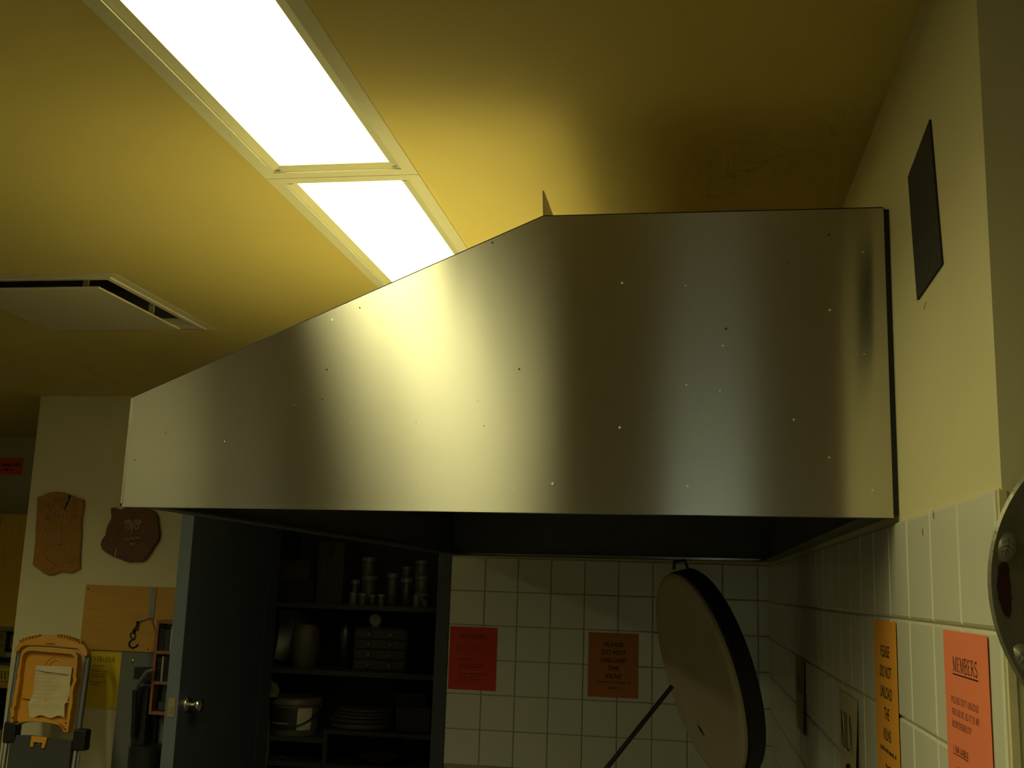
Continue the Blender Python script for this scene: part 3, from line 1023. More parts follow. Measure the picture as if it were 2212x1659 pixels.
MB().tube([hinge - nl * .05 + Vector((0, -.12, -.01)), hinge - nl * .05 + Vector((0, .12, -.01))], .012, 10).build('hinge', BLACKM, kiln)
MB().tube([at(1452, 1482, Y=3.12), at(1262, 1720, Y=3.05)], .0065, 8).build('lid_prop', BLACKM, kiln)
o = MB().tube([at(1658 - 190, 1560, Y=3.17) + nl * .0, at(1476, 1585, Y=3.17)], .001, 4)
mk = MB()
p0, p1, p2 = [at_plane(x, y, C0 + nl * .0022, nl) for x, y in ((1507, 1566), (1514, 1576), (1522, 1590))]
mk.tube([p0, p1, p2], [.0012, .004, .001], 6)
mk.build('scorch_mark', DARK, kiln)

# ------------------------------------------------------------------ clay masks on the back wall
YM = YB - .001


def slab(name, px, thick, material, parent, sc_=None):
    pts = [at(*p, Y=YM) for p in px]
    return MB().prism(pts, (0, -thick, 0)).build(name, material, parent, bevel=.004)


def z8(x, y):
    return (60 + x / 7.9, 1050 + y / 7.9)


def coil(px, r, name, material, parent, yy):
    return MB().tube([at(*p, Y=yy) for p in px], r, 7).build(name, material, parent, smooth=True)


o1 = [z8(*p) for p in ((195, 190), (290, 165), (380, 125), (470, 108), (560, 105), (650, 118), (735, 150), (830, 190), (900, 215), (978, 232), (985, 330), (965, 450), (945, 560), (938, 690), (945, 820), (932, 960), (920, 1100), (915, 1240), (920, 1410), (860, 1440), (780, 1482), (700, 1478), (610, 1460), (540, 1485), (470, 1512), (380, 1522), (290, 1480), (200, 1405), (112, 1350), (130, 1230), (145, 1090), (160, 940), (165, 800), (168, 650), (180, 520), (190, 360))]
cb = at(126, 1243, Y=YM)
mk1 = thing('clay_mask', 'tall tan rectangular clay face plaque hanging on the left wall', 'mask', cb)
slab('slab', o1, .018, TERRA, mk1)
YS = YM - .019
def spiral(cx_, cy_, r0, turns, sgn, a0, n=26):
    return [(cx_ + r0 * (1 - .8 * k / n) * math.cos(a0 + sgn * turns * 2 * PI * k / n), cy_ + r0 * (1 - .8 * k / n) * math.sin(a0 + sgn * turns * 2 * PI * k / n)) for k in range(n + 1)]
coil([z8(385, 600)] + [z8(390, 540), z8(400, 480)] + [z8(*p) for p in spiral(470, 500, 75, 1.2, 1, PI)], .0058, 'eye_coil', TERRAL, mk1, YS)
coil([z8(728, 610)] + [z8(735, 540), z8(715, 480)] + [z8(*p) for p in spiral(622, 505, 78, 1.2, -1, -.3)], .0058, 'eye_coil', TERRAL, mk1, YS)
MB().tube([at(*z8(*p), Y=YS) for p in ((552, 575), (553, 700), (552, 850), (548, 1000))], [.005, .006, .008, .012], 8).build('nose', TERRAL, mk1, smooth=True)
coil([z8(*p) for p in ((470, 1070), (510, 1035), (545, 1048), (580, 1035), (628, 1070))], .005, 'lip', TERRAL, mk1, YS)
coil([z8(*p) for p in ((480, 1075), (545, 1095), (620, 1075))], .0055, 'lip', TERRAL, mk1, YS)
coil([z8(*p) for p in ((300, 760), (295, 710), (330, 690), (365, 730), (365, 810), (345, 865), (320, 840), (335, 790))], .005, 'ear_coil', TERRAL, mk1, YS)
for (x, y, q) in ((330, 320, 48), (435, 335, 42), (480, 250, 45), (570, 250, 45), (600, 320, 40), (545, 320, 36), (800, 285, 55), (790, 400, 48), (810, 505, 50), (370, 410, 44), (330, 540, 46), (650, 235, 40)):
    coil([z8(*p) for p in spiral(x, y, q, 1.6, 1, random.uniform(0, 6))], .0036, 'hair_coil', TERRA, mk1, YS)
MB().prism([at(*z8(*p), Y=YS + .0005) for p in ((700, 155), (740, 160), (690, 290), (630, 415), (618, 412), (660, 280))], (0, -.0012, 0)).build('crack', DARK, mk1)
for (x, y) in ((303, 1193), (335, 1235), (372, 1272), (418, 1308), (475, 1348), (602, 1352), (660, 1326), (710, 1297), (763, 1265), (808, 1230)):
    p = at(*z8(x, y), Y=YS + .001)
    MB().lathe([(.0028, 0), (.0028, .0012)], p, (0, -1, 0), 8).build('hole', DARK, mk1)


def z1m(x, y):
    return (x / 3.95, 900 + y / 3.95)


o2 = [z1m(*p) for p in ((962, 785), (985, 778), (1022, 790), (1030, 802), (1085, 778), (1150, 775), (1230, 780), (1300, 790), (1340, 815), (1362, 860), (1366, 930), (1376, 1000), (1366, 1060), (1330, 1110), (1300, 1160), (1260, 1215), (1225, 1238), (1170, 1242), (1160, 1225), (1140, 1242), (1100, 1240), (1040, 1215), (975, 1190), (920, 1160), (885, 1130), (875, 1090), (888, 1050), (915, 1015), (925, 960), (940, 920), (968, 870), (965, 825))]
mk2 = thing('clay_mask', 'round dark brown clay face mask below the hood corner', 'mask', at(290, 1215, Y=YM))
MB().prism([at(*p, Y=YM) for p in o2], (0, -.022, 0)).build('slab', BROWNC, mk2, bevel=.006)
YS = YM - .0235
coil([z1m(*p) for p in spiral(1097, 930, 34, 1.5, 1, -2.6)], .0054, 'eye_coil', COILC, mk2, YS)
coil([z1m(*p) for p in spiral(1172, 932, 34, 1.5, -1, -.5)], .0054, 'eye_coil', COILC, mk2, YS)
coil([z1m(*p) for p in ((1062, 905), (1090, 882), (1118, 888), (1132, 915), (1130, 960), (1120, 1002))], .0054, 'brow_coil', COILC, mk2, YS)
coil([z1m(*p) for p in ((1212, 905), (1190, 882), (1158, 886), (1140, 905))], .0054, 'brow_coil', COILC, mk2, YS)
coil([z1m(*p) for p in ((1078, 1040), (1100, 1055), (1122, 1030), (1140, 1048), (1165, 1030), (1195, 1045))], .006, 'lip', COILC, mk2, YS)
coil([z1m(*p) for p in ((1110, 1078), (1140, 1092), (1165, 1070))], .0065, 'lip', COILC, mk2, YS)
for (x, y) in ((1090, 1208), (1134, 1212), (1193, 1212), (1238, 1197), (1198, 815), (1152, 817)):
    MB().lathe([(.003, 0), (.003, .0012)], at(*z1m(x, y), Y=YS + .0008), (0, -1, 0), 8).build('hole', DARK, mk2)
MB().prism([at(*z1m(*p), Y=YS + .0012) for p in ((978, 1188), (985, 1150), (1000, 1110), (990, 1150), (984, 1190))], (0, -.001, 0)).build('crack', CREAMP, mk2)

# ------------------------------------------------------------------ plywood board, bracket and swivel hook
bd = thing('plywood_board', 'varnished plywood board screwed to the wall below the masks', 'board', (-2.63, YB, 1.246))
box('panel', (-2.852, YB - .016, 1.246), (-2.385, YB - .0005, 1.545), PLY, bd)
for (x, z) in ((-2.838, 1.525), (-2.822, 1.268), (-2.505, 1.258)):
    MB().lathe([(.004, 0), (.003, .0015)], (x, YB - .016, z), (0, -1, 0), 10).build('screw', BLACKM, bd)
br = thing('wall_bracket', 'galvanised bracket strip screwed to the plywood board', 'bracket', (-2.505, YB - .017, 1.40))
box('strip', (-2.519, YB - .021, 1.395), (-2.490, YB - .0165, 1.540), GALV, br)
for z in (1.527, 1.418):
    MB().lathe([(.0055, 0), (.004, .003)], (-2.505, YB - .021, z), (0, -1, 0), 10).build('screw', GALV, br)
aE = at(297, 1346, Y=YB - .15)
aS = Vector((-2.503, YB - .019, 1.402))
MB().tube([aS, aS.lerp(aE, .5), aE], .0045, 8).build('arm', GALV, br)
MB().tube([aE + Vector((-.006, 0, .006)), aE + Vector((.012, -.004, .0)), aE + Vector((.008, -.004, -.030)), aE + Vector((.006, -.002, -.034))], .0035, 7).build('arm_hook', BLACKM, br)
hk = thing('swivel_hook', 'black swivel hook hanging from the wall bracket', 'hook', at(287, 1399, Y=YB - .15))
def zb(x, y):
    return at(x / 3.96, 1240 + y / 3.96, Y=YB - .152)
MB().tube([zb(*p) for p in ((1178, 408), (1160, 470), (1178, 476), (1190, 420), (1178, 404))], .0042, 7).build('link', BLACKM, hk)
MB().tube([zb(1160, 462), zb(1150, 485), zb(1142, 510)], [.006, .010, .007], 8).build('swivel', BLACKM, hk)
MB().tube([zb(*p) for p in ((1142, 505), (1160, 520), (1150, 560), (1118, 540), (1115, 515), (1138, 500))], .0042, 7).build('link', BLACKM, hk)
MB().tube([zb(*p) for p in ((1155, 555), (1125, 565), (1104, 590), (1108, 620), (1135, 635), (1165, 622), (1182, 602))], .0048, 8).build('hook', BLACKM, hk)

# ------------------------------------------------------------------ yellow extruder notice, extruder, pigeonholes
fr = frame_back(-2.824, 1.2445, -.02)
fr = (Vector((-2.824, YB - .0012, 1.2445)), fr[1], fr[2], fr[3])
r = sheet_of_paper('extruder_notice', fr, .195, .262, YELLOWP, 'yellow notice headed EXTRUDER under the plywood board', 'notice', curl=lambda a, b: .01 * max(0, b - .7) * a)
mb = MB()
write(mb, fr, 'EXTRUDER', .025, .047, .018, width=.128, bold=1.1)
rule(mb, fr, .025, .153, .050, .0015)
mb.build('heading', INK, r)
mb = MB()
for k, (u0, u1, v) in enumerate(((.045, .10, .073), (.04, .118, .098), (.04, .112, .110), (.04, .108, .122), (.038, .118, .148), (.038, .090, .159), (.058, .112, .203))):
    greek(mb, fr, u0, u1, v, .006, 60 + k, 1.2)
mb.build('body_text', INK, r)

ex = thing('clay_extruder', 'wall mounted clay extruder, black lever on a grey backing panel', 'extruder', (-2.52, YB, .30))
box('backing_panel', (-2.633, YB - .02, .30), (-2.30, YB - .0005, 1.243), GREYP, ex)
for (x, y) in ((287, 1428), (297, 1451)):
    p = at(x, y, Y=YB - .02)
    MB().lathe([(.010, 0), (.009, .004), (.004, .007)], p, (0, -1, 0), 12).build('bolt', GALV, ex, smooth=True)
def ze(x, y, yy):
    return at(180 + x / 5.946, 1380 + y / 5.946, Y=yy)
a, b = ze(712, 360, YB - .05), ze(915, 520, YB - .05)
box('head_block', (a.x, YB - .09, b.z), (b.x + .02, YB - .0195, a.z), BLACKM, ex)
MB().tube([ze(900, 405, YB - .13), ze(820, 425, YB - .14), ze(690, 600, YB - .15), ze(670, 660, YB - .15)], .011, 8).build('lever_arm', RAILM, ex)
MB().tube([ze(665, 650, YB - .15), ze(655, 1000, YB - .14), ze(640, 1260, YB - .13)], .012, 8).build('lever', BLACKM, ex)
a, b = ze(690, 620, YB - .1), ze(790, 1300, YB - .1)
box('channel', (a.x, YB - .11, .45), (b.x, YB - .0195, a.z), BLACKM, ex)
a, b = ze(790, 560, YB - .05), ze(935, 1060, YB - .05)
rk = box('rack', (a.x, YB - .05, b.z - .25), (b.x, YB - .0195, a.z), BLACKM, ex)
for k in range(14):
    z = a.z - .01 - k * .011
    MB().box((a.x, YB - .055, z - .003), (b.x - .01, YB - .05, z)).build('tooth', GREYP, rk)
a, b = ze(545, 1280, YB - .2), ze(935, 1330, YB - .2)
MB().lathe([(.075, 0), (.085, .01), (.085, .42), (.075, .43)], ((a.x + b.x) / 2, YB - .12, .42), (0, 0, 1), 24).build('barrel', BLACKM, ex, smooth=True)

ph = thing('pigeonhole_shelf', 'small red brown wooden pigeonhole shelf half behind the open door', 'shelf', (-2.36, YB - .02, .973))
KP = (YB - .10) / YB
zs = tuple(1.6 + (z - 1.6) * KP for z in (.973, 1.108, 1.246, 1.385))
PX0, PX1, PY0 = -2.470 * KP, -2.22, YB - .10
for z in zs:
    box('board', (PX0, PY0, z - .007), (PX1, YB - .0205, z + .007), WOODR, ph)
box('side_board', (PX0 - .012, PY0, zs[0] - .007), (PX0, YB - .0205, zs[-1] + .007), WOODR, ph)
box('side_board', (PX1, PY0, zs[0] - .007), (PX1 + .012, YB - .0205, zs[-1] + .007), WOODR, ph)
def book(x0, x1, z0, z1, material, label, spine=None):
    r_ = thing('book', label, 'book', ((x0 + x1) / 2, PY0 + .04, z0), 'books in the pigeonholes')
    mb_ = MB()
    mb_.box((x0, PY0 + .012, z0), (x0 + .002, PY0 + .075, z1))
    mb_.box((x1 - .002, PY0 + .012, z0), (x1, PY0 + .075, z1))
    mb_.box((x0, PY0 + .010, z0), (x1, PY0 + .012, z1))
    mb_.build('cover', material, r_)
    box('pages', (x0 + .002, PY0 + .0125, z0 + .002), (x1 - .002, PY0 + .072, z1 - .003), CREAMP, r_)
def book_at(x0, x1, z0, z1, *a):
    book(x0 * KP + .006, x1 * KP + .006, z0, 1.6 + (z1 - 1.6) * KP, *a)
book_at(-2.474, -2.448, zs[2] + .007, 1.355, BLACKM, 'thick black book at the left end of the top pigeonhole')
book_at(-2.445, -2.422, zs[2] + .007, 1.350, DGREY, 'dark grey book in the middle of the top pigeonhole')
book_at(-2.418, -2.403, zs[2] + .007, 1.362, CREAMP, 'cream book beside the door edge in the top pigeonhole')
book_at(-2.474, -2.452, zs[1] + .007, 1.222, BLACKM, 'black book left of the pale one in the middle pigeonhole')
book_at(-2.450, -2.441, zs[1] + .007, 1.228, LABELP, 'thin pale grey book in the middle pigeonhole')
book_at(-2.438, -2.405, zs[1] + .007, 1.225, DARKPOT, 'thick black book right of the pale one in the middle pigeonhole')
tag(box('small_tin', (-2.40, PY0 + .02, zs[0] + .007), (-2.34, PY0 + .07, zs[0] + .05), DGREY, bevel=.006), 'low dark tin in the bottom pigeonhole', 'tin')

# ------------------------------------------------------------------ folding step ladder leaning on the wall
LP = at(115, 1480, Y=4.60)
ln_ = Vector((.10, -1, .20)).normalized()           # faces the viewer and a little up
def lz(x, y, off=0.0):
    return at_plane(x, y, LP, ln_) + ln_ * off
def l3(x, y, off=0.0):      # from the 20..200 x 1360..1500 crop
    return lz(20 + x / 11.85, 1360 + y / 11.85, off)
def l4(x, y, off=0.0):      # from the 0..200 x 1480..1659 crop
    return lz(x / 9.27, 1480 + y / 9.27, off)
lad = thing('step_ladder', 'folding step ladder with a yellow plastic tool tray and grey rails', 'ladder', Vector((LP.x, LP.y - .3, 0)))
def down(p, q):
    t = p.z / (p.z - q.z)
    return p.lerp(q, t)
rl0, rl1 = l3(215, 560, -.02), l4(120, 900, -.02)
rr0, rr1 = l3(1985, 700, -.02), l4(1520, 1000, -.02)
for a, b in ((rl0, rl1), (rr0, rr1)):
    e = down(a, b)
    MB().tube([a, b], .0135, 12).build('rail', RAILM, lad, smooth=True)
    MB().tube([b, e.lerp(b, .03)], .0115, 12).build('lower_rail', GALV, lad, smooth=True)
    MB().tube([e.lerp(b, .04), e], .016, 12).build('rubber_foot', BLACKM, lad)
hd = MB().prism([l3(*p, -.035) for p in ((155, 575), (170, 480), (230, 400), (330, 300), (450, 230), (600, 200), (760, 180), (880, 165), (1050, 150), (1250, 150), (1400, 170), (1550, 220), (1700, 265), (1830, 320), (1940, 400), (2010, 520), (2025, 620), (2000, 700), (1900, 690), (1850, 580), (1790, 515), (1680, 490), (1300, 455), (900, 425), (500, 412), (390, 420), (310, 480), (250, 575))], ln_ * .045).build('handle', YPLAST, lad, bevel=.004)
for k in range(22):
    t = k / 21
    if .30 < t < .58:
        continue
    x = 330 + t * 1560
    y = 300 - 155 * math.sin(PI * min(1, t * 1.05)) ** .7 + (60 * max(0, t - .6))
    p = l3(x, y, .0)
    MB().box(p + Vector((-.0035, -.02, -.003)), p + Vector((.0035, .012, .006))).build('grip_ridge', YPLAST, hd)
bl = font_lines(None, (l3(1090, 400, .0105), (l3(1200, 412) - l3(900, 385)).normalized(), -(l3(1090, 200) - l3(1090, 400)).normalized(), ln_), [('COSCO', 0, 0, .0125, 0)], 0, 0)
bl.build('lettering', INK, hd)
tray_o = [l3(*p) for p in ((330, 640), (380, 540), (470, 480), (600, 465), (1000, 490), (1400, 525), (1650, 555), (1740, 600), (1780, 690), (1770, 900), (1740, 1180), (1760, 1300), (1700, 1440), (1660, 1600))]
tray_r = [l4(*p) for p in ((1480, 350), (1440, 560), (1420, 720), (1400, 830), (1390, 930), (1350, 945), (1300, 940), (1270, 860), (1200, 800), (1050, 765), (900, 745), (700, 730), (520, 730), (430, 750), (370, 790), (330, 830), (260, 845), (225, 830), (235, 700), (250, 580), (235, 500), (280, 420), (300, 200))]
tray_l = [l3(*p) for p in ((165, 1640), (215, 1330), (250, 1180), (240, 1100), (290, 900))]
outl = tray_o + tray_r + tray_l
tray = MB().prism([p - ln_ * .030 for p in outl], ln_ * .012).build('tool_tray', YPLAST, lad)
# raised lip round the tray: the outline again, and the same pulled in
cen = sum(outl, Vector()) / len(outl)
lip = MB()
n = len(outl)
inn = [p + (cen - p).normalized() * .016 for p in outl]
vs_ = [p - ln_ * .018 for p in outl] + [p + ln_ * .014 for p in outl] + [p + ln_ * .014 for p in inn] + [p - ln_ * .018 for p in inn]
fs_ = []
for i in range(n):
    j = (i + 1) % n
    for s in range(3):
        fs_.append((s * n + i, s * n + j, (s + 1) * n + j, (s + 1) * n + i))
lip.add(vs_, fs_)
lip.build('tray_lip', YPLAST, tray, smooth=True)
MB().tube([l4(*p, -.010) for p in ((420, 240), (800, 285), (1100, 325), (1430, 340))], .0065, 8).build('tray_rib', YPLAST, tray)
MB().tube([l3(*p, -.016) for p in arc(1180, 1000, 320, -320, 180, 0, 14)], .003, 6).build('tray_ring', YPLAST, tray)
MB().tube([l3(*p, -.016) for p in arc(1180, 1000, 210, -230, 180, 0, 14)], .003, 6).build('tray_ring', YPLAST, tray)
for (x, y) in ((285, 660), (270, 780), (1350, 765), (1335, 890)):
    MB().lathe([(.004, 0), (.004, .002)], l4(x, y, .014), ln_, 10).build('rivet', BLACKM, tray)
# black joints and folded dark step
for (x, y) in ((215, 930), (1610, 1080)):
    p = l4(x, y, -.02)
    MB().box(p + Vector((-.03, -.03, -.045)), p + Vector((.03, .02, .045))).build('joint', BLACKM, lad, bevel=.008)
st = MB().prism([l4(*p, -.03) for p in ((205, 990), (640, 1000), (960, 1040), (1440, 1105), (1370, 1700), (1340, 2300), (60, 2300), (120, 1700))], ln_ * .03).build('folded_step', DGREY, lad, bevel=.005)
MB().prism([l4(*p, .001) for p in ((655, 1018), (965, 1045), (905, 1265), (850, 1258), (870, 1160), (695, 1140), (680, 1240), (622, 1228))], ln_ * .010).build('step_catch', YPLAST, st)
MB().tube([l4(785, 1165, .002), l4(785, 1195, .002)], .004, 8).build('catch_pin', CHROME, st)
MB().prism([l4(*p, -.035) for p in ((1440, 1340), (1545, 1350), (1490, 1700), (1400, 1700))], ln_ * .012).build('rail_sticker', LABELP, lad)

# crumpled sheet taped into the tray
cols, rows_ = 10, 16
def lerp_px(a, b, t):
    return (a[0] + (b[0] - a[0]) * t, a[1] + (b[1] - a[1]) * t)
Ledge = [(78.5, 1437.5), (75, 1470), (70, 1500), (64, 1514), (61.5, 1525), (61, 1547)]
Redge = [(154.5, 1440), (152.5, 1470), (151, 1498), (144, 1514), (140.5, 1524), (139, 1549)]
def edge(E_, t):
    k = min(int(t * 5), 4)
    return lerp_px(E_[k], E_[k + 1], t * 5 - k)
vs_, fs_ = [], []
rnd = random.Random(4)
for s in (0, 1):
    rnd = random.Random(4)
    for j in range(rows_ + 1):
        for i in range(cols + 1):
            t = j / rows_
            p = lerp_px(edge(Ledge, t), edge(Redge, t), i / cols)
            off = .004 + .004 * math.sin(i * 1.1 + j * .7) + rnd.uniform(-.002, .002) + (.008 * max(0, 1 - abs(t - .72) * 8)) + s * .0006
            if j == rows_:
                p = (p[0], p[1] + 3 * math.sin(i * 1.3))
            vs_.append(lz(*p, off - .006))
k_ = (rows_ + 1) * (cols + 1)
for j in range(rows_):
    for i in range(cols):
        p = j * (cols + 1) + i
        fs_.append((p, p + cols + 1, p + cols + 2, p + 1))
        fs_.append((k_ + p, k_ + p + 1, k_ + p + cols + 2, k_ + p + cols + 1))
note = thing('crumpled_note', 'crumpled cream note taped inside the yellow ladder tray', 'paper', lz(100, 1549, 0))
MB().add(vs_, fs_).build('paper', CREAMP, note, smooth=True)
nm = MB()
nO = lz(80, 1445, .0075)
nU = (lz(150, 1448, .0075) - nO).normalized()
nV = (lz(70, 1510, .0075) - nO).normalized()
nfr = (nO, nU, nV, ln_)
for k in range(8):
    greek(nm, nfr, .004, .125 - .02 * (k % 3), .025 + k * .017, .008, 90 + k, .6)
nm.build('handwriting', INKR, note)
tp = MB()
tp.prism([lz(*p, .010) for p in ((80, 1440), (100, 1443), (146, 1453), (146, 1457), (98, 1451), (79, 1447))], ln_ * .0004)
tp.build('clear_tape', mat('clear_tape', (.62, .58, .46), .15, var=.1, scale=30), note)

# ------------------------------------------------------------------ far left, beyond the end of the back wall
def zf(x, y, yy=YF):
    return at(x, y, Y=yy)
cab = thing('wall_cupboard', 'yellow varnished wooden wall cupboard at the far left edge', 'cupboard', zf(10, 1357, YF) - Vector((.1, .15, 0)))
a, b = zf(54, 1110, YF - .3), zf(0, 1354, YF - .3)
box('carcass', (b.x - .5, YF - .28, b.z), (a.x + .06, YF - .0005, a.z), PLYY, cab)
box('door', (b.x - .08, YF - .3, b.z + .003), (a.x + .06, YF - .2805, a.z - .003), PLYY, cab, bevel=.003)
box('door', (b.x - .5, YF - .3, b.z + .003), (b.x - .083, YF - .2805, a.z - .003), PLYY, cab, bevel=.003)
a, b = zf(51.5, 990, YF), zf(0, 1026, YF)
fr = (Vector((a.x - .50, YF - .001, a.z)), XA, ZD, NY)
r = sheet_of_paper('banner', fr, .5, a.z - b.z, BANNER, 'red orange paper strip with black lettering on the far wall', 'notice')
mb = MB()
greek(mb, fr, .31, .478, (a.z - b.z) * .47, .022, 14, 1.3)
greek(mb, fr, .37, .43, (a.z - b.z) * .75, .018, 18, 1.3)
mb.build('lettering', INK, r)
box('worn_edge', (fr[0].x, YF - .0022, b.z), (fr[0].x + .49, YF - .0014, b.z + .004), CREAMP, r)
# open shelving under the cupboard
sf = thing('shelf_rack', 'dark open shelf rack under the yellow wall cupboard', 'shelf', (zf(0, 1500, YF).x - .1, YF - .2, 0))
sx0, sx1 = zf(0, 1400, YF - .3).x - .45, zf(30, 1400, YF - .3).x + .1
z1_, z2_, z3_ = zf(10, 1433, YF - .3).z, zf(10, 1480, YF - .32).z, zf(10, 1581, YF - .35).z
box('board', (sx0, YF - .12, z1_ - .012), (sx1, YF - .001, z1_ + .012), BLACKM, sf)
box('board', (sx0, YF - .32, z2_ - .017), (sx1, YF - .001, z2_ + .017), PLY, sf)
box('board', (sx0, YF - .34, z3_ - .02), (sx1, YF - .001, z3_ + .008), GALV, sf)
for x in (sx0, sx1 - .02):
    box('post', (x, YF - .3, 0), (x + .02, YF - .28, z2_ - .017), BLACKM, sf)
    box('post', (x, YF - .03, 0), (x + .02, YF - .01, z1_ + .012), BLACKM, sf)
# yellow slatted basket
bk = thing('slatted_basket', 'yellow slatted plastic basket on the far left shelf', 'basket', Vector((zf(5, 1470, YF - .2).x, YF - .2, z2_ + .017)))
bx1 = zf(25, 1445, YF - .3).x
bt = zf(10, 1443, YF - .3).z
bb = z2_ + .018
bxa = bx1 - .28
mb = MB()
mb.box((bxa, YF - .30, bt - .016), (bx1, YF - .285, bt)).box((bxa, YF - .15, bt - .016), (bx1, YF - .135, bt)).box((bxa, YF - .285, bt - .016), (bxa + .015, YF - .15, bt)).box((bx1 - .015, YF - .285, bt - .016), (bx1, YF - .15, bt))
mb.build('basket_rim', YBASK, bk)
MB().box((bxa + .02, YF - .285, bb), (bx1 - .02, YF - .15, bb + .012)).build('basket_floor', YBASK, bk)
for k in range(12):
    x = bxa + .012 + k * (.256 / 11)
    MB().prism([(x - .006, YF - .2925, bt - .012), (x + .006, YF - .2925, bt - .012), (x + .006, YF - .282, bb), (x - .006, YF - .282, bb)], (0, .006, 0)).build('slat', YBASK, bk)
# framed picture edge and yellow paper above it
a, b = zf(22, 1364, YF), zf(31, 1408, YF)
pf = thing('picture_frame', 'small black framed picture under the yellow cupboard', 'picture', Vector(((a.x + b.x) / 2 + .08, YF - .01, b.z)))
mb = MB()
xx0, xx1, zz0, zz1 = a.x - .01, a.x + .22, b.z, a.z
mb.box((xx0, YF - .02, zz0), (xx0 + .022, YF - .001, zz1)).box((xx1 - .022, YF - .02, zz0), (xx1, YF - .001, zz1)).box((xx0, YF - .02, zz0), (xx1, YF - .001, zz0 + .02)).box((xx0, YF - .02, zz1 - .02), (xx1, YF - .001, zz1))
mb.build('frame', BLACKM, pf)
box('print', (xx0 + .02, YF - .008, zz0 + .018), (xx1 - .02, YF - .002, zz1 - .018), mat('dim_print', (.22, .15, .12), .5, var=.3, scale=20), pf)
a, b = zf(19, 1362, YF), zf(19, 1428, YF)
fr = (Vector((a.x - .26, YF - .001, a.z)), XA, ZD, NY)
r = sheet_of_paper('wall_chart', fr, .26, a.z - b.z, mat('olive_paper', (.36, .33, .09), .7, var=.15, scale=12), 'olive yellow chart on the far wall left of the black frame', 'chart')
mb = MB()
for k in range(3):
    greek(mb, fr, .12, .24, .05 + k * .05, .02, 200 + k, .7)
mb.build('print', INK, r)
# dark clutter on the lower shelf
for k, (px, py, w_, h_, lab) in enumerate(((-16, 1581, .11, .24, 'black ribbed tub at the left edge of the lower shelf'), (17, 1581, .08, .17, 'short black tub beside the ladder on the lower shelf'))):
    p = zf(px, py, YF - .2)
    q = Vector((p.x, YF - .2, z3_ + .008))
    r = thing('plastic_tub', lab, 'tub', q, 'black tubs on the lower shelf')
    MB().lathe([(w_ * .42, 0), (w_ * .5, h_ * .9), (w_ * .54, h_ * .9), (w_ * .54, h_), (w_ * .47, h_), (w_ * .40, .01), (.001, .01)], q, n=24, cap=False).build('body', BLACKM, r, smooth=True)
    MB().lathe([(w_ * .50, h_ * .55), (w_ * .52, h_ * .57), (w_ * .50, h_ * .59)], q, n=24, cap=False).build('band', GALV, r)

# ------------------------------------------------------------------ cupboard shelves and their contents
def zc(x, y, yy):
    return at(360 + x / 2.8645, 1080 + y / 2.8645, Y=yy)
YS1, YSB = YB + .16, YB + .70
su = thing('cupboard_shelving', 'grey shelving inside the dark store cupboard', 'shelf', ((DX0 + DX1) / 2, YB + .4, 0))
zS1, zS2 = zc(1300, 655, YS1).z, zc(1000, 1055, YS1).z
zS3 = zc(1300, 1440, YS1).z
shx0, shx1 = DX0 - .11, DX1 + .11
box('shelf_board', (shx0, YS1, zS1 - .022), (shx1, YSB, zS1), SHELFM, su)
box('shelf_board', (shx0, YS1, zS2 - .022), (shx1, YSB, zS2), SHELFM, su)
xr = zc(970, 1440, YS1).x
box('shelf_board', (xr, YS1, zS3 - .018), (shx1, YSB, zS3), SHELFM, su)
box('upright', (xr, YS1, 0), (xr + .02, YS1 + .02, zS3 - .018), SHELFM, su)
zS4 = zc(800, 1470, YS1).z
box('shelf_board', (shx0, YS1 + .02, zS4 - .022), (xr - .003, YSB, zS4), SHELFM, su)
zS5 = zc(1200, 1645, YS1).z
box('shelf_board', (shx0, YS1, zS5 - .022), (xr - .003, YSB, zS5), SHELFM, su)
box('shelf_board', (xr + .023, YS1, zS5 - .022), (shx1, YSB, zS5), SHELFM, su)


def jar(x0, x1, ytop, ybot, zbase, yy, material, label, stacked=None, lid=True):
    """jar between crop columns x0..x1, ytop..ybot in the crop; stands on zbase"""
    A_, B_ = zc(x0, ybot, yy), zc(x1, ybot, yy)
    h = zc(x0, ytop, yy).z - A_.z
    rr = (B_.x - A_.x) / 2
    q = Vector(((A_.x + B_.x) / 2, yy, zbase))
    r_ = thing('jar', label, 'jar', q, 'glaze jars on the top cupboard shelf')
    hl = min(.022, h * .22)
    MB().lathe([(rr * .9, 0), (rr * .97, .004), (rr * .97, h - hl - .008), (rr * .86, h - hl)], q, n=20).build('body', material, r_, smooth=True)
    if lid:
        MB().lathe([(rr, h - hl), (rr, h - .002), (rr * .95, h)], q, n=20).build('lid', LIDW, r_, smooth=True)
    return zbase + h


YJ, YJ2 = YB + .22, YB + .36
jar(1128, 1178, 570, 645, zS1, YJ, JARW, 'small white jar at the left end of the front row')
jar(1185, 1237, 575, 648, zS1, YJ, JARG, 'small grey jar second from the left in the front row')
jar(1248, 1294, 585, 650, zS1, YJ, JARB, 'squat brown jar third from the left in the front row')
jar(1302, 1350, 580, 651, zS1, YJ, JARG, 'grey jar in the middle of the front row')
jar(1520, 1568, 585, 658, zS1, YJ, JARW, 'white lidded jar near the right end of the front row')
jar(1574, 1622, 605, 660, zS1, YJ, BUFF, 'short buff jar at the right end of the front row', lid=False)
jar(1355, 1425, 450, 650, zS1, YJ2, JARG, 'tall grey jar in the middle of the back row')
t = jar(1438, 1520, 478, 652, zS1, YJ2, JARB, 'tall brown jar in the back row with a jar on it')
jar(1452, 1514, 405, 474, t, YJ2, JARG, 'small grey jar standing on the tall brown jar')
t = jar(1198, 1298, 462, 640, zS1, YJ2 + .02, JARG, 'wide grey jar in the back row under another jar')
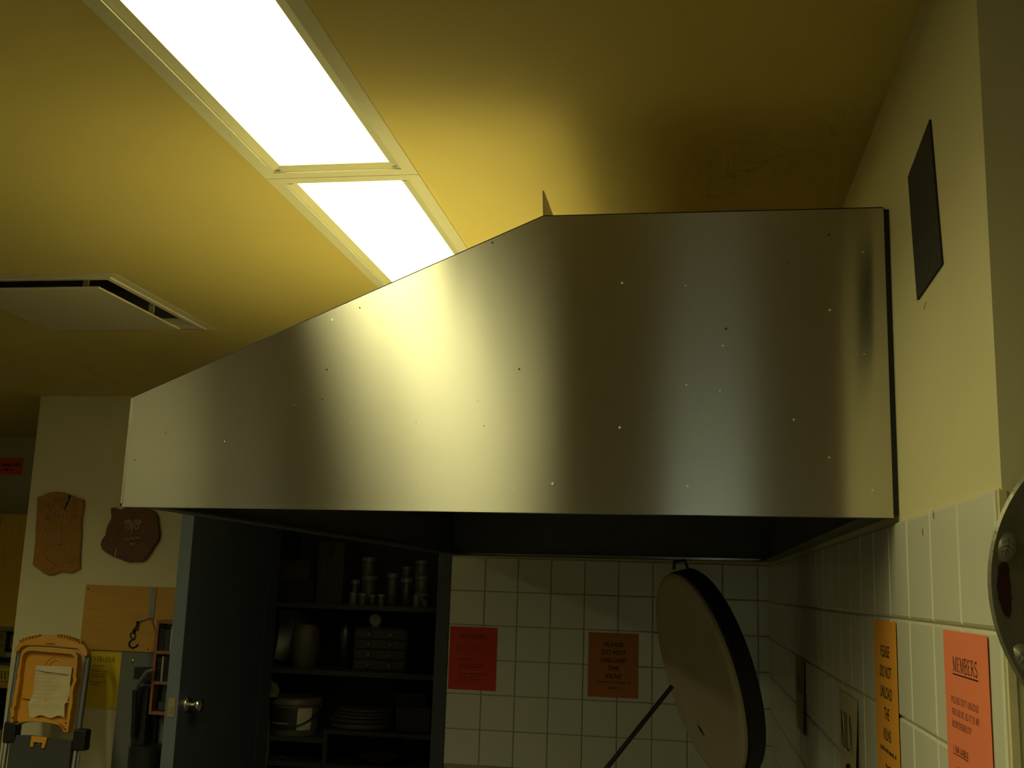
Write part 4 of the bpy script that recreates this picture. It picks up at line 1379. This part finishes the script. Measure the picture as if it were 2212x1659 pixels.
jar(1205, 1290, 345, 458, t, YJ2 + .02, JARW, 'wide white jar stacked on the wide grey jar')
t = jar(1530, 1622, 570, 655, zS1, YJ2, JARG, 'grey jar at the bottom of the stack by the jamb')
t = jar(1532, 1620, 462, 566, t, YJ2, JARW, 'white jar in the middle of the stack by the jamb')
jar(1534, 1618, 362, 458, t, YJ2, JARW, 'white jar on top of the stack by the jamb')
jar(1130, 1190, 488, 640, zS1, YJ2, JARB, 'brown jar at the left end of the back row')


def carton(name, x0, x1, y0, y1, zbase, yy, depth, material, label, cat='box'):
    A_, B_ = zc(x0, y1, yy), zc(x1, y1, yy)
    h = zc(x0, y0, yy).z - A_.z
    r_ = thing(name, label, cat, ((A_.x + B_.x) / 2, yy + depth / 2, zbase))
    box('carton', (A_.x, yy, zbase), (B_.x, yy + depth, zbase + h), material, r_, bevel=.002)
    box('seam_tape', (A_.x + .4 * (B_.x - A_.x), yy - .0008, zbase + h * .75), (A_.x + .6 * (B_.x - A_.x), yy, zbase + h - .002), CARTOND, r_)
    return r_, A_, B_, h


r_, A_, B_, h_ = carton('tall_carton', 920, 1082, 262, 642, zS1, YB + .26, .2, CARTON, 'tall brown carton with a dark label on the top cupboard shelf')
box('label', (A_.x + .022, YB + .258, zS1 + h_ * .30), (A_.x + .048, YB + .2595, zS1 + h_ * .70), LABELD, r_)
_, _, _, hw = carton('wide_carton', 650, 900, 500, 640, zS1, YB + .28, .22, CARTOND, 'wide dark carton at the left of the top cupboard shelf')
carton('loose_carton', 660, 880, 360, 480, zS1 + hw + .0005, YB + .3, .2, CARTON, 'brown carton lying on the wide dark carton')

# second shelf
def pot(name, prof_, q, material, label, cat, parts=()):
    r_ = thing(name, label, cat, q)
    MB().lathe(prof_, q, n=32, cap=False).build('body', material, r_, smooth=True)
    return r_
p = zc(848, 1030, YB + .28)
hh = zc(848, 765, YB + .28).z - p.z
ww = (zc(935, 900, YB + .28).x - zc(762, 900, YB + .28).x) / 2
q = Vector((p.x, YB + .28, zS2))
r_ = pot('stoneware_vase', [(.001, 0), (ww * .72, 0), (ww * .80, hh * .05), (ww * .98, hh * .4), (ww, hh * .62), (ww * .9, hh * .88), (ww * .75, hh), (ww * .70, hh), (ww * .8, hh * .85), (.01, hh * .3)], q, BUFF, 'tall buff stoneware vase on the middle cupboard shelf', 'vase')
pr2 = zc(760, 850, YB + .5)
pl = thing('serving_dish', 'dark dish leaning on edge behind the buff vase', 'dish', Vector((pr2.x, YB + .5, zS2)))
rd = (zc(720, 690, YB + .5).z - zc(720, 1020, YB + .5).z) / 2
MB().lathe([(.001, 0), (rd * .6, 0), (rd, .02), (rd, .024), (rd * .58, .006), (.001, .006)], Vector((pr2.x, YB + .5, zS2 + rd)), (.3, -1, .15), 40, cap=False).build('body', DARKPOT, pl, smooth=True)
p = zc(1272, 728, YB + .2)
rr = (zc(1309, 728, YB + .2).x - zc(1235, 728, YB + .2).x) / 2
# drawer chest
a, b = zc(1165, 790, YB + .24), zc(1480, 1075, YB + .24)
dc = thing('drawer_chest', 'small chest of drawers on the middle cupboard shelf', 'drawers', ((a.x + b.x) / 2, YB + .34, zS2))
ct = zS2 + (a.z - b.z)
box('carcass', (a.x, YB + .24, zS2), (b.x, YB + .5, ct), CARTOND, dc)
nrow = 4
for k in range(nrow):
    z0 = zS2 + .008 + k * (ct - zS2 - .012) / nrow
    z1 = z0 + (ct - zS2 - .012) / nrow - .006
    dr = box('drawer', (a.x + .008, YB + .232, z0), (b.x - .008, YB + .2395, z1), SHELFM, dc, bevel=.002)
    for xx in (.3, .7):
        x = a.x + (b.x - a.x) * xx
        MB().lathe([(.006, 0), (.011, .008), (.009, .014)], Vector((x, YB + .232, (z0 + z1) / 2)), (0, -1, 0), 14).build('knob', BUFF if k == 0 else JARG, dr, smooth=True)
ck = thing('round_dial', 'round pale dial standing on the small chest of drawers', 'dial', Vector((p.x, YB + .26, ct)))
MB().box((p.x - .02, YB + .255, ct), (p.x + .02, YB + .285, ct + .008)).build('foot', JARG, ck)
MB().lathe([(rr * .97, 0), (rr, .004), (rr, .02), (rr * .95, .024)], Vector((p.x, YB + .275, ct + .006 + rr)), (0, -1, 0), 32).build('face', LIDW, ck, smooth=True)
MB().lathe([(rr * .08, 0), (rr * .08, .003)], Vector((p.x, YB + .251, ct + .006 + rr)), (0, -1, 0), 12).build('pivot', JARG, ck)
# dark urn between vase and chest
a, b = zc(1020, 1050, YB + .4), zc(1150, 1050, YB + .4)
hh = zc(1090, 730, YB + .4).z - a.z
ww = (b.x - a.x) / 2
pot('black_urn', [(.001, 0), (ww * .6, 0), (ww * .9, hh * .3), (ww, hh * .6), (ww * .75, hh * .88), (ww * .45, hh * .95), (ww * .55, hh), (ww * .45, hh), (ww * .4, hh * .93), (.01, hh * .5)], Vector(((a.x + b.x) / 2, YB + .42, zS2)), DARKPOT, 'black glazed urn between the buff vase and the drawers', 'urn')
a = zc(1590, 950, YB + .32)
a.x += .03
pn = thing('frying_pan', 'black pan leaning on edge right of the drawers', 'pan', Vector((a.x, YB + .4, zS2)))
rd = (zc(1560, 810, YB + .32).z - zc(1560, 1075, YB + .32).z) / 2 * .92
MB().lathe([(.001, 0), (rd * .8, 0), (rd, .04), (rd * .97, .04), (rd * .78, .006), (.001, .006)], Vector((a.x, YB + .42, zS2 + rd)), (-.5, -1, .1), 40, cap=False).build('body', DARKPOT, pn, smooth=True)
MB().tube([Vector((a.x - .03, YB + .40, zS2 + 2 * rd - .01)), Vector((a.x - .06, YB + .42, zS2 + 2 * rd + .04))], .008, 8).build('handle', BLACKM, pn)

# bucket on the lower left shelf
a, b = zc(628, 1470, YB + .3), zc(945, 1470, YB + .3)
ww = (b.x - a.x) / 2
hh = zc(790, 1240, YB + .3).z - zc(790, 1470, YB + .3).z
q = Vector(((a.x + b.x) / 2, YB + .3, zS4))
bu = thing('lidded_bucket', 'white lidded plastic bucket with a dark label in the cupboard', 'bucket', q)
MB().lathe([(ww * .86, 0), (ww * .88, .006), (ww * .94, hh * .84)], q, n=40).build('body', BUCKETW, bu, smooth=True)
MB().lathe([(ww * .95, hh * .80), (ww, hh * .82), (ww, hh * .92), (ww * .97, hh * .96), (ww * .9, hh), (ww * .85, hh * .985), (.001, hh * .985)], q, n=40, cap=False).build('lid', BUCKETW, bu, smooth=True)
def wrap(z0, z1, a0, a1, rb, material, name, parent):
    mb_ = MB()
    n_ = 16
    vv = []
    for zz, r0 in ((z0, .892), (z1, .94)):
        for k in range(n_ + 1):
            an = math.radians(a0 + (a1 - a0) * k / n_)
            vv.append(q + Vector((math.cos(an) * (ww * r0 + rb), math.sin(an) * (ww * r0 + rb), zz)))
    mb_.add(vv, [(k, k + 1, n_ + 2 + k, n_ + 1 + k) for k in range(n_)])
    mb_.build(name, material, parent)
wrap(hh * .16, hh * .74, 190, 295, .0012, LABELD, 'label', bu)
wrap(hh * .16, hh * .74, 295, 330, .0014, LABELP, 'label', bu)
wrap(hh * .30, hh * .35, 232, 275, .0022, LABELP, 'label_stripe', bu)
hp = [q + Vector((ww * 1.02 * math.cos(math.radians(a_)), -abs(math.sin(math.radians(a_))) * ww * 1.06, hh * .78 - .55 * hh * math.sin(math.radians(a_)))) for a_ in range(0, 181, 12)]
MB().tube(hp, .003, 6).build('handle', BLACKM, bu)
for sx in (-1, 1):
    MB().lathe([(.016, 0), (.016, .012), (.010, .016)], q + Vector((sx * ww * .94, 0, hh * .78)), (sx, 0, 0), 14).build('handle_lug', BLACKM, bu)
# rag hanging left of the bucket
def rag(px, yy, th, label, name='rag'):
    pts = [zc(*p_, yy) for p_ in px]
    mb_ = MB()
    n_ = len(px) // 2
    r_ = thing(name, label, 'rag', pts[n_ - 1] * .5 + pts[n_] * .5)
    vs2, fs2 = [], []
    K = 6
    for s in (0, 1):
        for j in range(n_):
            L_, R2 = pts[j], pts[2 * n_ - 1 - j]
            for i in range(K + 1):
                pp = L_.lerp(R2, i / K)
                vs2.append(pp + Vector((0, .014 * math.sin(i * 2.1 + j * .9) + s * th, 0)))
    w3 = n_ * (K + 1)
    for j in range(n_ - 1):
        for i in range(K):
            p_ = j * (K + 1) + i
            fs2.append((p_, p_ + K + 1, p_ + K + 2, p_ + 1))
            fs2.append((w3 + p_, w3 + p_ + 1, w3 + p_ + K + 2, w3 + p_ + K + 1))
    for j in range(n_ - 1):
        for e_ in (0, K):
            p_, p2 = j * (K + 1) + e_, (j + 1) * (K + 1) + e_
            fs2.append((p_, p2, w3 + p2, w3 + p_))
    mb_.add(vs2, fs2).build('cloth', CLOTH, r_, smooth=True)
rag([(560, 1100), (560, 1150), (560, 1200), (560, 1225), (680, 1220), (690, 1180), (675, 1140), (620, 1110)], YB + .15, .01, 'crumpled off white rag left of the bucket')
rag([(560, 1232), (560, 1400), (560, 1560), (560, 1700), (600, 1700), (622, 1560), (626, 1400), (624, 1232)], YB + .145, .012, 'long pale rag hanging down beside the open door', 'hanging_rag')
# stacked bats
a, b = zc(1000, 1420, YB + .32), zc(1400, 1420, YB + .32)
cxb = (a.x + b.x) / 2
z = zS3
for k, (wf, th, dx) in enumerate(((.98, .026, 0), (1.0, .020, -.004), (.93, .014, .004), (.90, .014, 0.006), (.84, .012, .012))):
    rb = (b.x - a.x) / 2 * wf
    qq = Vector((cxb + dx, YB + .36, z))
    ob = MB().lathe([(rb * .96, 0), (rb, .004), (rb, th - .004), (rb * .97, th - .001)], qq, n=40).build('plaster_bat', BATM if k % 2 else BUFF, origin=qq, smooth=True)
    tag(ob, ('thick round bat at the bottom of the cupboard pile', 'round bat second from the bottom of the cupboard pile', 'thin round bat in the middle of the cupboard pile', 'round bat second from the top of the cupboard pile', 'smallest round bat on top of the cupboard pile')[k], 'bat', 'plaster bats piled in the cupboard')
    z += th + .0005
_, _, _, hw = carton('lower_carton', 1415, 1625, 1290, 1438, zS3, YB + .26, .25, CARTON, 'brown carton right of the pile of bats')
carton('flat_carton', 1420, 1600, 1200, 1280, zS3 + hw + .0005, YB + .30, .18, CARTOND, 'dark carton lying on the lower carton')
# bottom shelf
a = zc(1300, 1600, YB + .22)
qq = Vector((a.x, YB + .26, zS5))
pot('shallow_bowl', [(.001, 0), (.04, 0), (.08, .018), (.10, .035), (.097, .036), (.075, .022), (.001, .006)], qq, BUFF, 'shallow pale bowl on the lowest cupboard shelf', 'bowl')
a = zc(1470, 1600, YB + .3)
rd = .07
dk = thing('dark_dish', 'dark dish leaning on edge behind the shallow bowl', 'dish', Vector((a.x, YB + .5, zS5)))
MB().lathe([(.001, 0), (rd * .7, 0), (rd * 1.3, .03), (rd * 1.27, .034), (rd * .68, .006), (.001, .006)], Vector((a.x, YB + .5, zS5 + rd * 1.3)), (0, -1, .1), 36, cap=False).build('body', DARKPOT, dk, smooth=True)
rag([(690, 1590), (680, 1620), (680, 1640), (680, 1660), (900, 1660), (890, 1640), (860, 1610), (800, 1600)], YB + .25, .02, 'pale rags heaped on the lowest cupboard shelf', 'folded_rag')
